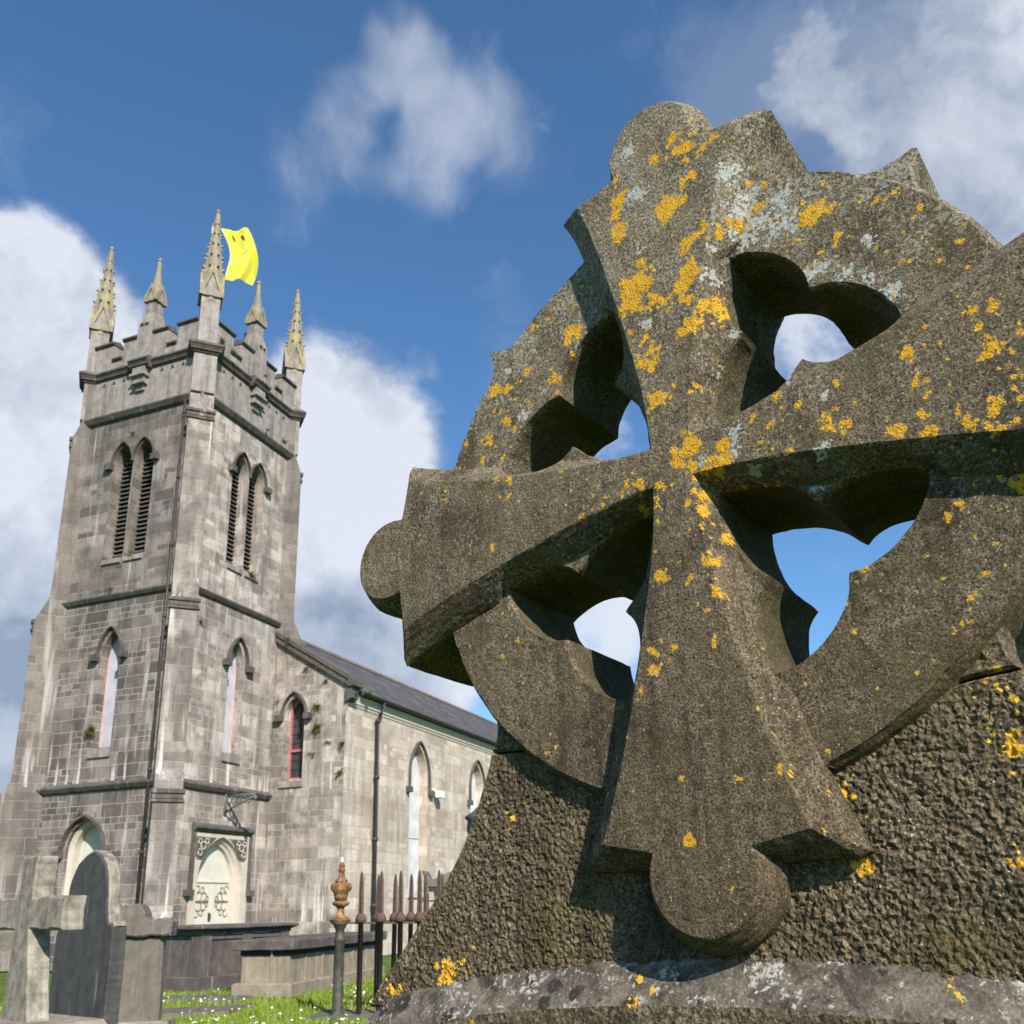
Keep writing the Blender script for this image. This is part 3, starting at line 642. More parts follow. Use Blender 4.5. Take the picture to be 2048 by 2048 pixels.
# ------------------------------------------------------------------ CHURCH (local frame: x along the right face, y along the left face)
YT=R(68.38); O_=Vector((-7.84838,21.0,0)); TW=4.14
church=empty('church',O_,(0,0,YT),label='grey limestone church with a pinnacled square tower and a long slate-roofed nave',cat='church')
CM=Matrix.Translation(O_)@Matrix.Rotation(YT,4,'Z')
def part(mb,name,m,parent=None,label=None):
    for k in ([mb] if name in WHOLE or label else pieces(mb)):
        o=k.build(name,m,parent or church)
    if label: o['label']=label
    return o
def LFp(e,z,d): return (-d,e,z)              # left face: e=y, d = outwards
def RFp(e,z,d): return (e,-d,z)              # right face: e=x
GX=3.75; NW=2.262
def GFp(e,z,d): return (GX-d,e,z)            # nave west gable: e=y (negative)
def NFp(e,z,d): return (e,-NW-d,z)           # nave south wall: e=x
def arch(cx,hw,zs,rise,n=12):
    Rr=(rise*rise+hw*hw)/(2*hw); a1=math.asin(min(1,rise/Rr)); r=[(cx+hw-Rr+Rr*math.cos(a),zs+Rr*math.sin(a)) for a in np.linspace(0,a1,n)]
    l=[(2*cx-x,z) for x,z in r[:-1]][::-1]; return r+l       # right springing -> apex -> left springing
def opening(cx,hw,z0,zs,rise): 
    a=arch(cx,hw,zs,rise); return [(cx+hw,z0)]+a+[(cx-hw,z0)]
def wall(mb,fn,outer,holes,reveal=.4,inset=0.0,soff=0):
    V,Fc=cdt(outer,[[(p[0],p[1]) for p in h] for h in holes]); mb.add([fn(a,b,0) for a,b in V],Fc.tolist())
    for h in holes:
        n=len(h); cx=np.mean([p[0] for p in h]); 
        vs=[fn(a,b,0) for a,b in h]+[fn(a+(cx-a)*soff,b,-reveal) for a,b in h]; mb.add(vs,[(i,(i+1)%n,(i+1)%n+n,i+n) for i in range(n)])
def panel(fn,poly,d,th=.04):
    mb=MB(); mb.prism(poly,fn,d,d-th); return mb
def sweep(mb,fn,path,w,d0,d1):
    """moulding: band of width w outside a path (normals to its left), between depths d0 and d1, with a splayed under-edge"""
    P=np.array(path,float); t=np.gradient(P,axis=0); n=np.stack([t[:,1],-t[:,0]],1); n/=np.linalg.norm(n,axis=1)[:,None]
    prof=[(0,d0),(.25*w,d1),(w,d1),(w,d1*.55+d0*.45),(w*1.0,d0)]
    rings=[[fn(*(P[i]+n[i]*o),d) for o,d in prof] for i in range(len(P))]
    mb.loops(rings,True,True,True)
def hood(parent,fn,cx,hw,zs,rise,w=.085,out=.11,stops=(1,1),leg=.0):
    w*=.6; out*=.85
    mb=MB(); a=arch(cx,hw,zs,rise,14)
    if leg: a=[(cx+hw,zs-leg)]+a+[(cx-hw,zs-leg)]
    sweep(mb,fn,a,w,-.005,out)
    for sgn,k in zip((1,-1),stops):
        if k:
            x=cx+sgn*(hw+w*.5); z=zs-leg
            x0,x1=(x-.04,x+.17) if sgn>0 else (x-.17,x+.04)
            mb.prism([(x0,z-.13),(x1,z-.13),(x1+.01*sgn,z-.02),(x1,z+.03),(x0,z+.03)],fn,out+.05,-.01)
    return part(mb,'hood_mould',M_MOULD,parent)
# --- tower walls -----------------------------------------------------------
def bel(cs): return [opening(c,.335,9.78,12.42,.56) for c in cs]
BL=(2.42,1.72); BR=(1.72,2.42)
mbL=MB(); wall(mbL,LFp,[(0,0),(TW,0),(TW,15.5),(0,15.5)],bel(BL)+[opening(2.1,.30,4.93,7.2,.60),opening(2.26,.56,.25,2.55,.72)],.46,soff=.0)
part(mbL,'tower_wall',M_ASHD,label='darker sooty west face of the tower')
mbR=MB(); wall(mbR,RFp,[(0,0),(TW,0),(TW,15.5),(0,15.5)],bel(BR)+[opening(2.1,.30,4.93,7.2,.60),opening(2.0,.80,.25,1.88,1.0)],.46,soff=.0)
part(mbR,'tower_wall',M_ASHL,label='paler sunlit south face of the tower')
mb=MB(); mb.add([(TW,0,0),(TW,TW,0),(TW,TW,15.5),(TW,0,15.5)],[(0,1,2,3)]); mb.add([(0,TW,0),(TW,TW,0),(TW,TW,15.5),(0,TW,15.5)],[(0,1,2,3)])
mb.add([(0.3,0.3,15.3),(TW-.3,.3,15.3),(TW-.3,TW-.3,15.3),(.3,TW-.3,15.3)],[(0,1,2,3)]); part(mb,'tower_wall',M_ASHD)
# --- frieze stage is smoother stone: thin facing slabs proud of the wall
for fn in (LFp,RFp):
    mb=MB(); mb.prism([(.2,14.0),(TW-.2,14.0),(TW-.2,15.12),(.2,15.12)],fn,.012,-.02); fr=part(mb,'frieze',M_TRIM)
    mb=MB()
    for x in (.72,1.07,1.42,2.72,3.07,3.42):
        mb.prism([(x-.055,14.93),(x+.055,14.93),(x+.01,15.05),(x-.01,15.05)],fn,.016,.005)
    part(mb,'painted_notch_shade',M_DARK,fr)  # flat dark triangles draw the shade of small notches
    mb=MB()
    for z0,z1,o,hw_ in ((14.92,15.12,.20,.20),(14.86,14.92,.25,.24),(14.70,14.86,.16,.18),(14.64,14.70,.20,.21),(14.48,14.64,.08,.13)):
        mb.prism([(2.07-hw_,z0),(2.07+hw_,z0),(2.07+hw_,z1),(2.07-hw_,z1)],fn,o,-.01)
    part(mb,'corbel_bracket',M_TRIM)
# --- string courses
def course(fn,a,b,z,h,out):
    mb=MB(); pr=[(0,z-h),(out*.55,z-h*.75),(out,z-h*.2),(out,z),(0,z+h*.55)]
    mb.loops([[fn(x,zz,d) for d,zz in pr] for x in (a,b)],True,True,True); return mb
for fn in (LFp,RFp):
    for z,h,o in ((4.05,.15,.12),(8.75,.14,.11),(13.95,.2,.15)):
        part(course(fn,.3,(GX-.01 if fn is RFp and z<9 else TW-.3),z,h,o),'string_course',M_MOULD)
# --- diagonal buttresses with set-offs
def buttress(cx,cy,dx,dy):
    e=Vector((dx,dy,0)).normalized(); t_=Vector((-e.y,e.x,0)); c=Vector((cx,cy,0)); hb=.30
    prof=[(.95,0),(.95,1.0),(.74,1.2),(.74,3.7),(.43,4.25),(.43,8.2),(.13,8.9),(.13,13.35),(-.1,14.05),(-.1,15.1),(-1.2,15.1),(-1.2,0)]
    P=lambda p,z,s_: tuple(c+e*p+t_*s_+Vector((0,0,z)))
    mb=MB(); mb.prism(prof,lambda p,z,s_:P(p,z,s_),hb,-hb); o=part(mb,'buttress',M_ASHC if (cx,cy)==(0,0) else M_ASHB)
    mb=MB()
    for p,z in ((.74,3.66),(.43,8.16),(.13,13.31)):
        for (q0,q1,z0,z1) in ((.0,.055,-.02,.07),(.0,.02,-.13,-.02),(.0,.045,-.21,-.15)):
            mb.loops([[P(p-.02,z+z0,s_*(hb+q1)),P(p+q1,z+z0+.02,s_*(hb+q1)),P(p+q1,z+z1,s_*(hb+q1)),P(p-.02,z+z1+.03,s_*(hb+q1))] for s_ in (-1,1)],True,True,True)
    part(mb,'set_off_moulding',M_MOULD,o)
buttress(0,0,-1,-1); buttress(0,TW,-1,1); buttress(TW,0,1,-1); buttress(TW,TW,1,1)
# --- corner piers of the frieze stage, cornice and parapet
def octo(c,o): # square plan rotated to the diagonal
    pass
CORN=[(0,0,-1,-1),(0,TW,-1,1),(TW,0,1,-1),(TW,TW,1,1)]
def diagbox(mb,cx,cy,dx,dy,p0,p1,hb,z0,z1,hb1=None,p2=None):
    e=Vector((dx,dy,0)).normalized(); t_=Vector((-e.y,e.x,0)); c=Vector((cx,cy,0)); hb1=hb1 or hb; p2=p1 if p2 is None else p2
    q=lambda p,s_,z: tuple(c+e*p+t_*s_+Vector((0,0,z)))
    mb.loops([[q(p0,-hb,z0),q(p1,-hb,z0),q(p1,hb,z0),q(p0,hb,z0)],[q(p0,-hb1,z1),q(p2,-hb1,z1),q(p2,hb1,z1),q(p0,hb1,z1)]],True,True,True)
mb=MB()
for c in CORN: diagbox(mb,*c,-.9,.0,.29,13.98,15.2)
part(mb,'corner_pier',M_TRIM)
mb=MB()
for k,(z0,z1,o0,o1) in enumerate(((15.10,15.16,.02,.05),(15.16,15.19,.085,.085),(15.19,15.29,.07,.13),(15.29,15.33,.145,.145),(15.33,15.42,.145,.06))):
    for fn in (LFp,RFp):
        e=.012*k
        mb.loops([[fn(-.05,z0,-.2),fn(-.05,z0,o0),fn(TW+.05,z0,o0),fn(TW+.05,z0,-.2)],[fn(-.05,z1,-.2),fn(-.05,z1,o1),fn(TW+.05,z1,o1),fn(TW+.05,z1,-.2)]],True,True,True)
        mb.loops([[fn(2.07-.33,z0+.003,-.1),fn(2.07-.33,z0+.003,o0+.15),fn(2.07+.33,z0+.003,o0+.15),fn(2.07+.33,z0+.003,-.1)],[fn(2.07-.33,z1+.003,-.1),fn(2.07-.33,z1+.003,o1+.15),fn(2.07+.33,z1+.003,o1+.15),fn(2.07+.33,z1+.003,-.1)]],True,True,True)
    for c in CORN: diagbox(mb,*c,-.8,.02+o0,.31+o0,z0+.006,z1+.006,.31+o1,.02+o1)
part(mb,'cornice',M_MOULD)
PZ=15.40
def merl(fn):
    mb=MB(); cp=MB(); pl=[(.0,PZ),(TW,PZ),(TW,16.2),(3.17,16.2),(3.17,15.66),(2.84,15.66),(2.84,16.2),(1.3,16.2),(1.3,15.66),(.97,15.66),(.97,16.2),(0,16.2)]
    mb.prism(pl,fn,.045,-.26)
    for a,b,z in ((.3,.99,16.2),(1.28,2.86,16.2),(3.15,TW-.3,16.2),(.975,1.295,15.66),(2.845,3.165,15.66)):
        pr=[(-.30,z),(.065,z-.03),(.115,z+.02),(.115,z+.06),(-.11,z+.15),(-.32,z+.05)]
        cp.loops([[fn(x,zz,d) for d,zz in pr] for x in (a,b)],True,True,True)
    o=part(mb,'battlement',M_TRIM); part(cp,'coping',M_MOULD,o)
merl(LFp); merl(RFp)
mb=MB(); mb.box(TW-.02,TW+.0-.3,0.3,TW-.3,PZ,16.0); mb.box(.3,TW-.3,TW-.3,TW-.02,PZ,16.0); part(mb,'battlement',M_TRIM)
# --- pinnacles: shaft, four gablets, crocketed spire
def pinnacle(cx,cy,dx,dy,p,hb,z0,zg,hg,zs,ztop,crock,name='pinnacle'):
    e=Vector((dx,dy,0)).normalized(); t_=Vector((-e.y,e.x,0)); c=Vector((cx,cy,0))+e*p
    q=lambda a,b,z: tuple(c+e*a+t_*b+Vector((0,0,z)))
    mb=MB(); mb.loops([[q(-hb,-hb,z0),q(hb,-hb,z0),q(hb,hb,z0),q(-hb,hb,z0)],[q(-hb,-hb,zg+.05),q(hb,-hb,zg+.05),q(hb,hb,zg+.05),q(-hb,hb,zg+.05)]],True,True,True)
    root=part(mb,name,M_TRIM)
    g=MB(); G=hb+.055
    for k in range(4):
        a,b=((1,0),(0,1),(-1,0),(0,-1))[k]; f=lambda u,z,d: q(a*d-b*u,b*d+a*u,z)
        g.prism([(-G,zg-.08),(-G+.05,zg-.08),(0,zs-.13),(G-.05,zg-.08),(G,zg-.08),(G,zg+.08),(0,zs),(-G,zg+.08)],f,hb+.07,hb*.2)
        g.prism([(-G+.06,zg-.05),(G-.06,zg-.05),(0,zs-.15)],f,hb+.02,hb*.3)
        if crock: g.prism([(-.07,zg-.2),(.07,zg-.2),(.07,zg-.1),(0,zg),(-.07,zg-.1)],f,hb+.012,hb-.05)
    part(g,'gablet',M_SPIRE,root); g=MB()
    for k in range(4):
        a,b=((1,0),(0,1),(-1,0),(0,-1))[k]; f=lambda u,z,d: q(a*d-b*u,b*d+a*u,z); g.prism([(-G+.075,zg-.06),(G-.075,zg-.06),(0,zs-.21)],f,hb+.045,hb*.3)
    part(g,'gablet_panel',M_TRIM,root)
    s_=MB(); seg=8; zb=zg+.12; rb=hb*(1.28 if crock else 1.02)
    rings=[]
    for z,r in ((zb,rb),(zs,rb*.86),(zs+(ztop-zs)*.5,rb*.44),(ztop-.12,.055),(ztop-.11,.075),(ztop-.07,.06),(ztop,.012)):
        rings.append([q(r*math.cos((i+.5)*math.pi/4),r*math.sin((i+.5)*math.pi/4),z) for i in range(seg)])
    s_.loops(rings,True,True,True)
    if crock:
        for j,f_ in enumerate((.04,.23,.41,.58,.74)):
            z=zs+(ztop-zs)*f_; r=rb*.86*(1-f_*.95)
            for i in range(8):
                an=(i+.5)*math.pi/4; v=Vector(q((r+.012)*math.cos(an),(r+.012)*math.sin(an),z)); k=.052*(1-.45*f_)
                o_=Vector((math.cos(an)*e.x-math.sin(an)*e.y,math.cos(an)*e.y+math.sin(an)*e.x,0))
                s_.loops([[tuple(v+o_*(-.02)+Vector((0,0,-k*.5))+o_.cross(Vector((0,0,1)))*w_*k*.55) for w_ in (-1,1)]+[tuple(v+o_*(-.02)+Vector((0,0,k*1.4))+o_.cross(Vector((0,0,1)))*w_*k*.3) for w_ in (1,-1)],
                          [tuple(v+o_*k*1.15+Vector((0,0,k*.1))+o_.cross(Vector((0,0,1)))*w_*k*.5) for w_ in (-1,1)]+[tuple(v+o_*k*.9+Vector((0,0,k*1.0))+o_.cross(Vector((0,0,1)))*w_*k*.4) for w_ in (1,-1)]],True,True,True)
    part(s_,'spire',M_SPIRE,root); return root
for i,c in enumerate(CORN): pinnacle(*c,-.22,.24,PZ-.2,16.92,.33,17.72,19.86,True)
for cx,cy,dx,dy in ((0,2.07,-1,0),(2.07,0,0,-1),(TW,2.07,1,0),(2.07,TW,0,1)):
    mb=MB(); e=Vector((dx,dy,0)); t_=Vector((-e.y,e.x,0)); c=Vector((cx,cy,0)); q=lambda a,b,z: tuple(c+e*a+t_*b+Vector((0,0,z)))
    mb.loops([[q(-.36,-.24,PZ),q(.13,-.24,PZ),q(.13,.24,PZ),q(-.36,.24,PZ)],[q(-.36,-.24,16.55),q(.13,-.24,16.55),q(.13,.24,16.55),q(-.36,.24,16.55)],[q(-.30,-.2,16.92),q(.02,-.17,16.92),q(.02,.17,16.92),q(-.30,.2,16.92)]],True,True,True)
    for s_ in (-1,1): mb.loops([[q(.10,s_*.08-.05,16.5),q(.19,s_*.08-.05,16.5),q(.19,s_*.08+.05,16.5),q(.10,s_*.08+.05,16.5)],[q(.06,s_*.08-.04,16.72),q(.10,s_*.08-.04,16.72),q(.10,s_*.08+.04,16.72),q(.06,s_*.08+.04,16.72)]],True,True,True)
    part(mb,'pinnacle_pedestal',M_TRIM)
    pinnacle(cx,cy,dx,dy,-.14,.155,16.85,17.38,.2,17.86,18.84,False)
# --- belfry windows: louvres and hoods; lancets; doors
for fn,cs in ((LFp,BL),(RFp,BR)):
    for c in cs:
        mb=panel(fn,opening(c,.36,9.70,12.42,.60),-.44); root=part(mb,'belfry_window',M_DARK)
        mb=MB(); z=9.84
        while z<12.85:
            hw_=.33 if z<12.4 else .33*max(.12,1-((z-12.4)/.56)**1.4)
            mb.loops([[fn(c-hw_,z,-.31),fn(c+hw_,z,-.31),fn(c+hw_,z+.026,-.30),fn(c-hw_,z+.026,-.30)],[fn(c-hw_,z+.08,-.42),fn(c+hw_,z+.08,-.42),fn(c+hw_,z+.106,-.41),fn(c-hw_,z+.106,-.41)]],True,True,True); z+=.125
        lv=part(mb,'louvre',M_LOUV,root)
        mb=MB(); mb.prism([(c-.29,9.62),(c+.29,9.62),(c+.29,9.74),(c-.29,9.74)],fn,.05,-.38); part(mb,'sill',M_TRIM,root)
        hood(root,fn,c,.335,12.42,.60,.055,.10,(1,0) if c==max(cs) else (0,1))
    mb=MB(); mb.prism(opening(2.1,.33,4.9,7.2,.64),fn,-.25,-.30); root=part(mb,'lancet_window',M_LILAC)
    mb=MB(); mb.prism([(2.1-.30,4.93),(2.1+.30,4.93),(2.1+.30,4.985),(2.1-.30,4.985)],fn,-.22,-.25); part(mb,'frame',M_RED,root); mb=MB()
    for s_ in (-1,1): mb.prism([(2.1+s_*.275-.025,5.0),(2.1+s_*.275+.025,5.0),(2.1+s_*.275+.025,7.2),(2.1+s_*.275-.025,7.2)],fn,-.235,-.25)
    part(mb,'frame',M_PINK,root); hood(root,fn,2.1,.36,7.2,.70,.07,.12)
    mb=MB(); mb.prism([(2.1-.34,4.70),(2.1+.34,4.70),(2.1+.34,4.9),(2.1-.34,4.9)],fn,.05,-.3); part(mb,'sill',M_TRIM,root)
# left (west) door
mb=panel(LFp,opening(2.26,.54,.2,2.55,.70),-.36); root=part(mb,'door',M_WHITE); hood(root,LFp,2.26,.60,2.55,.78,.09,.14)
mb=MB(); o_=opening(2.26,.558,.25,2.55,.718); i_=opening(2.26,.47,.25,2.55,.65); n=len(o_)
mb.add([LFp(a,b,-.10) for a,b in o_]+[LFp(a,b,-.18) for a,b in i_]+[LFp(a,b,-.36) for a,b in i_],[(k,k+1,k+1+n,k+n) for k in range(n-1)]+[(k+n,k+1+n,k+1+2*n,k+2*n) for k in range(n-1)]); part(mb,'jamb',M_JAMB,root)
# right (south) door: two orders, carved spandrels, square label
mb=panel(RFp,opening(2.03,.64,.2,1.86,.86),-.20); root=part(mb,'door',M_WHITE)
mb=MB(); mb.prism([(1.42,1.845),(2.64,1.845),(2.64,1.885),(1.42,1.885)],RFp,-.17,-.20); mb.prism([(2.02,.2),(2.04,.2),(2.04,1.845),(2.02,1.845)],RFp,-.19,-.20); part(mb,'transom',M_WHITE,root)
for s_ in (-1,1):
    mb=MB(); hx=2.03+s_*.58; mb.box(0,0,0,0,0,0) if False else None
    mb.prism([(min(hx,hx-s_*.46),1.40),(max(hx,hx-s_*.46),1.40),(max(hx,hx-s_*.46),1.435),(min(hx,hx-s_*.46),1.435)],RFp,-.175,-.20)
    for (px_,pz,rad,a0,a1) in ((.40,1.53,.10,-1.6,2.6),(.22,1.53,.085,-1.6,2.6),(.40,1.305,.10,1.6,-2.6),(.22,1.305,.085,1.6,-2.6),(.47,1.70,.075,-1.6,3.1),(.47,1.14,.075,1.6,-3.1),(.3,1.68,.06,-1.6,3.1),(.3,1.16,.06,1.6,-3.1),(.12,1.49,.05,-1.6,2.8),(.12,1.35,.05,1.6,-2.8)):
        pts=[RFp(2.03+s_*(px_+.05+rad*math.cos(a)*-1*.9),pz+rad*math.sin(a),-.185) for a in np.linspace(a0,a1,12)]; mb.tube(pts,.009,5)
    part(mb,'hinge',M_GOLD,root)
mb=MB(); mb.prism([(1.95,.98),(1.99,.98),(1.99,1.16),(1.95,1.16)],RFp,-.17,-.20); mb.tube([RFp(1.97,1.0,-.17),RFp(1.97,1.02,-.13),RFp(1.97,1.12,-.13),RFp(1.97,1.14,-.17)],.012,6); part(mb,'handle',M_IRON,root)
mb=MB(); out=opening(2.0,.80,.25,1.88,1.0); rings=[]
for hw_,ri,d in ((.80,1.0,.04),(.785,.985,-.03),(.73,.93,-.05),(.70,.90,-.10),(.64,.84,-.12),(.615,.82,-.205)): rings.append([RFp(a,b,d) for a,b in opening(2.0,hw_,.25,1.88,ri)])
mb.loops(rings,False); sp=[(.98,.3),(.98,3.0),(3.02,3.0),(3.02,.3),(2.81,.3)]+arch(2.0,.81,1.88,1.01)+[(1.19,.3)]
mb.prism(sp,RFp,.045,-.0); part(mb,'jamb',M_JAMB,root)
mb=MB()
for s_ in (-1,1): 
    mb.prism([(2.0+s_*.93,2.86),(2.0+s_*.22,2.86),(2.0+s_*.42,2.72),(2.0+s_*.66,2.38),(2.0+s_*.70,2.34),(2.0+s_*.86,2.34),(2.0+s_*.93,2.42)],RFp,.05,.03)
part(mb,'spandrel',M_MOULD,root)  # shade over the carved spandrels is put into this dark stone colour
mb=MB()
for s_ in (-1,1):
    for (dx,dz,r_) in ((.70,2.66,.085),(.58,2.76,.06),(.80,2.5,.07),(.82,2.75,.06)): mb.tube([RFp(2.0+s_*dx+r_*math.cos(a),dz+r_*math.sin(a),.06) for a in np.linspace(0,6.3,12)],.018,5)
part(mb,'spandrel_carving',M_JAMB,root)
mb=MB(); pr=[(0,-.1),(.05,-.1),(.15,0),(.15,.05),(0,.13)]
mb.loops([[RFp(x,3.05+zz,d) for d,zz in pr] for x in (.93,3.07)],True,True,True)
for x in (.93,3.0): mb.prism([(x,1.66),(x+.07,1.66),(x+.07,2.95),(x,2.95)],RFp,.10,-.01)
for s_,x in ((-1,.93),(1,3.07)): mb.prism([(x-.13 if s_<0 else x-.08,1.53),(x+.08 if s_<0 else x+.13,1.53),(x+.08 if s_<0 else x+.13,1.67),(x-.13 if s_<0 else x-.08,1.67)],RFp,.15,-.01)
part(mb,'hood_mould',M_MOULD,root)
# bronze lamp bracket over the south door
mb=MB(); bx=2.02
mb.tube([RFp(bx,3.86,0),RFp(bx,3.87,.9)],.026,6); mb.tube([RFp(bx,3.42,.02),RFp(bx,3.95,.02)],.035,6)
for k in range(5):
    d=.14+.145*k; mb.tube([RFp(bx,3.84-.085+.075*math.sin(a),d+.075*math.cos(a)) for a in np.linspace(0,6.3,10)],.017,5)
mb.tube([RFp(bx,3.45,.03),RFp(bx,3.6,.28),RFp(bx,3.72,.6),RFp(bx,3.82,.82)],.022,6); mb.tube([RFp(bx,3.52,.06),RFp(bx,3.50,.2),RFp(bx,3.62,.3),RFp(bx,3.72,.2),RFp(bx,3.64,.1)],.022,5)
mb.lathe([(.0,-.02),(.05,0),(.07,.06),(.03,.1),(.0,.12)],Matrix.Translation(RFp(bx,3.74,.88)),10)
part(mb,'lamp_bracket',M_VERD)
# rainwater pipe in the corner by the near buttress
mb=MB(); px0,py0=-.07,.47
mb.tube([(px0,py0,13.9),(px0,py0,.1)],.036,8)
for z in np.arange(.6,14,1.83): mb.tube([(px0,py0,z),(px0,py0,z+.07)],.048,8)
part(mb,'drainpipe',M_IRON)
# --- NAVE -------------------------------------------------------------------
NX1=31.0; RY=2.07; SL=.63; EZ=6.62
ridge=EZ+SL*(RY+NW+.28); GT=lambda y: EZ+SL*(y+NW+.28)
mb=MB(); gw=opening(-.69,.31,4.42,6.1,.52)
wall(mb,GFp,[(-NW,0),(.6,0),(.6,GT(.6)+.02),(-NW,GT(-NW)+.02)],[gw],.36,soff=.1); mb.add([GFp(a,b,0) for a,b in ((TW-.6,0),(2*RY+NW,0),(2*RY+NW,GT(-NW)),(TW-.6,GT(.6)))],[(0,1,2,3)]); mb.add([GFp(a,b,-.01) for a,b in ((.6,8.0),(TW-.6,8.0),(TW-.6,GT(.6)),(RY,ridge),(.6,GT(.6)))],[(0,1,2,3,4)])
part(mb,'gable_wall',M_ASHL)
mb=MB(); WX=(7.85,12.05,16.25,20.45,24.65,28.85)
wall(mb,NFp,[(GX,0),(NX1,0),(NX1,6.42),(GX,6.42)],[opening(x,.56,1.6,4.85,.95) for x in WX],.30,soff=.08); part(mb,'nave_wall',M_ASHN)
mb=MB(); mb.add([(NX1,-NW,0),(NX1,2*RY+NW,0),(NX1,2*RY+NW,EZ),(NX1,RY,ridge),(NX1,-NW,EZ)],[(0,1,2,3,4)]); mb.add([(GX,2*RY+NW,0),(NX1,2*RY+NW,0),(NX1,2*RY+NW,6.5),(GX,2*RY+NW,6.5)],[(0,1,2,3)]); part(mb,'nave_wall',M_ASHD)
mb=panel(GFp,opening(-.69,.34,4.38,6.1,.55),-.31); root=part(mb,'lancet_window',M_GLASS); hood(root,GFp,-.69,.36,6.1,.62,.08,.12)
mb=MB(); o_=opening(-.69,.325,4.40,6.1,.54); i_=opening(-.69,.255,4.5,6.1,.44); n=len(o_); mb.add([GFp(a,b,-.22) for a,b in o_]+[GFp(a,b,-.24) for a,b in i_]+[GFp(a,b,-.31) for a,b in i_],[(k,(k+1)%n,(k+1)%n+n,k+n) for k in range(n)]+[(k+n,(k+1)%n+n,(k+1)%n+2*n,k+2*n) for k in range(n)])
mb.prism([(-.95,5.18),(-.43,5.18),(-.43,5.25),(-.95,5.25)],GFp,-.25,-.31); part(mb,'frame',M_RED,root)
mb=MB(); mb.prism([(-.70,4.5),(-.68,4.5),(-.68,6.6),(-.70,6.6)],GFp,-.285,-.31)
for z in (4.72,4.95,5.42,5.65,5.88,6.1): mb.prism([(-.94,z),(-.44,z),(-.44,z+.015),(-.94,z+.015)],GFp,-.29,-.31)
part(mb,'glazing_bar',M_IRON,root)
mb=MB(); mb.prism([(-1.05,4.22),(-.33,4.22),(-.33,4.38),(-1.05,4.38)],GFp,.05,-.3); part(mb,'sill',M_TRIM,root)
for i,x in enumerate(WX):
    mb=panel(NFp,opening(x,.54,1.55,4.85,.92),-.26); root=part(mb,'nave_window',M_BOARD); hood(root,NFp,x,.60,4.85,1.02,.075,.10,(1,1),.38)
    mb=MB(); mb.prism([(x-.5,3.1),(x+.5,3.1),(x+.5,3.13),(x-.5,3.13)],NFp,-.24,-.26); mb.prism([(x-.012,1.6),(x+.012,1.6),(x+.012,5.7),(x-.012,5.7)],NFp,-.252,-.26); part(mb,'joint_batten',M_LILAC,root)
    mb=MB(); mb.prism([(x-.62,1.45),(x+.62,1.45),(x+.62,1.6),(x-.62,1.6)],NFp,.06,-.25); part(mb,'sill',M_JAMB,root)
mb=MB()
for z0,z1,o0,o1 in ((6.26,6.34,.02,.04),(6.34,6.40,.06,.06),(6.40,6.56,.06,.11)): mb.loops([[NFp(GX+.02,z0,-.1),NFp(GX+.02,z0,o0),NFp(NX1,z0,o0),NFp(NX1,z0,-.1)],[NFp(GX+.02,z1,-.1),NFp(GX+.02,z1,o1),NFp(NX1,z1,o1),NFp(NX1,z1,-.1)]],True,True,True)
part(mb,'eaves_cornice',M_JAMB)
mb=MB()
for s_ in (1,-1):
    ys=[-NW-.16,RY] if s_>0 else [2*RY+NW+.16,RY]; za=EZ+SL*.12
    vs=[(GX+.3,ys[0],za),(NX1+.2,ys[0],za),(NX1+.2,ys[1],ridge),(GX+.3,ys[1],ridge)]
    mb.add(vs+[(x,y,z-.08) for x,y,z in vs],[(0,1,2,3),(7,6,5,4),(0,4,5,1),(1,5,6,2),(3,7,4,0)])
roof=part(mb,'roof',M_SLATE)
mb=MB(); mb.loops([[(x,RY-.14,ridge-.06),(x,RY-.1,ridge+.03),(x,RY,ridge+.09),(x,RY+.1,ridge+.03),(x,RY+.14,ridge-.06)] for x in np.arange(GX+.3,NX1,.45)],False); part(mb,'ridge_tile',M_POT,roof)
mb=MB(); mb.loops([[(x,-NW-.21+r_*math.cos(a),EZ+.03+r_*math.sin(a)) for r_,a in [(.085,b) for b in np.linspace(math.pi,2*math.pi,7)]+[(.07,b) for b in np.linspace(2*math.pi,math.pi,7)]] for x in (GX+.45,NX1)],True,True,True); part(mb,'gutter',M_IRON)
mb=MB(); mb.tube([NFp(5.35,6.6,.21),NFp(5.33,6.42,.21),NFp(5.25,6.24,.15),NFp(5.2,6.1,.12),NFp(5.2,.1,.12)],.052,8)
for z in (6.0,4.48,2.86,1.2): mb.tube([NFp(5.2,z,.12),NFp(5.2,z+.1,.12)],.075,8)
part(mb,'drainpipe',M_IRON)
# raking coping of the gable with kneeler
mb=MB()
for y0,y1 in ((-2.42,.45),(2*RY-.45,2*RY+2.42)):
    f=(lambda y:GT(y)) if y1<1 else (lambda y:GT(2*RY-y))
    for lo,hi,o_ in ((.00,.12,.10),(.12,.17,.05),(.17,.28,.13)): mb.loops([[GFp(y,f(y)+lo,-.36),GFp(y,f(y)+lo,o_),GFp(y,f(y)+hi,o_),GFp(y,f(y)+hi,-.36)] for y in (y0,y1)],True,True,True)
mb.prism([(-2.56,6.72),(-2.36,6.70),(-2.36,6.93),(-2.42,6.95),(-2.56,6.86)],GFp,.12,-.36); mb.prism([(-2.46,6.42),(-NW+.0,6.3),(-NW+.0,6.70),(-2.46,6.72)],GFp,.07,-.25)
part(mb,'gable_coping',M_MOULD)
mb=MB(); mb.prism([(8.72,4.33),(8.98,4.33),(9.0,4.52),(8.70,4.52)],NFp,.30,.12); mb.tube([NFp(8.75,4.6,0),NFp(8.85,4.45,.15)],.03,6); part(mb,'floodlight',M_LAMPW)
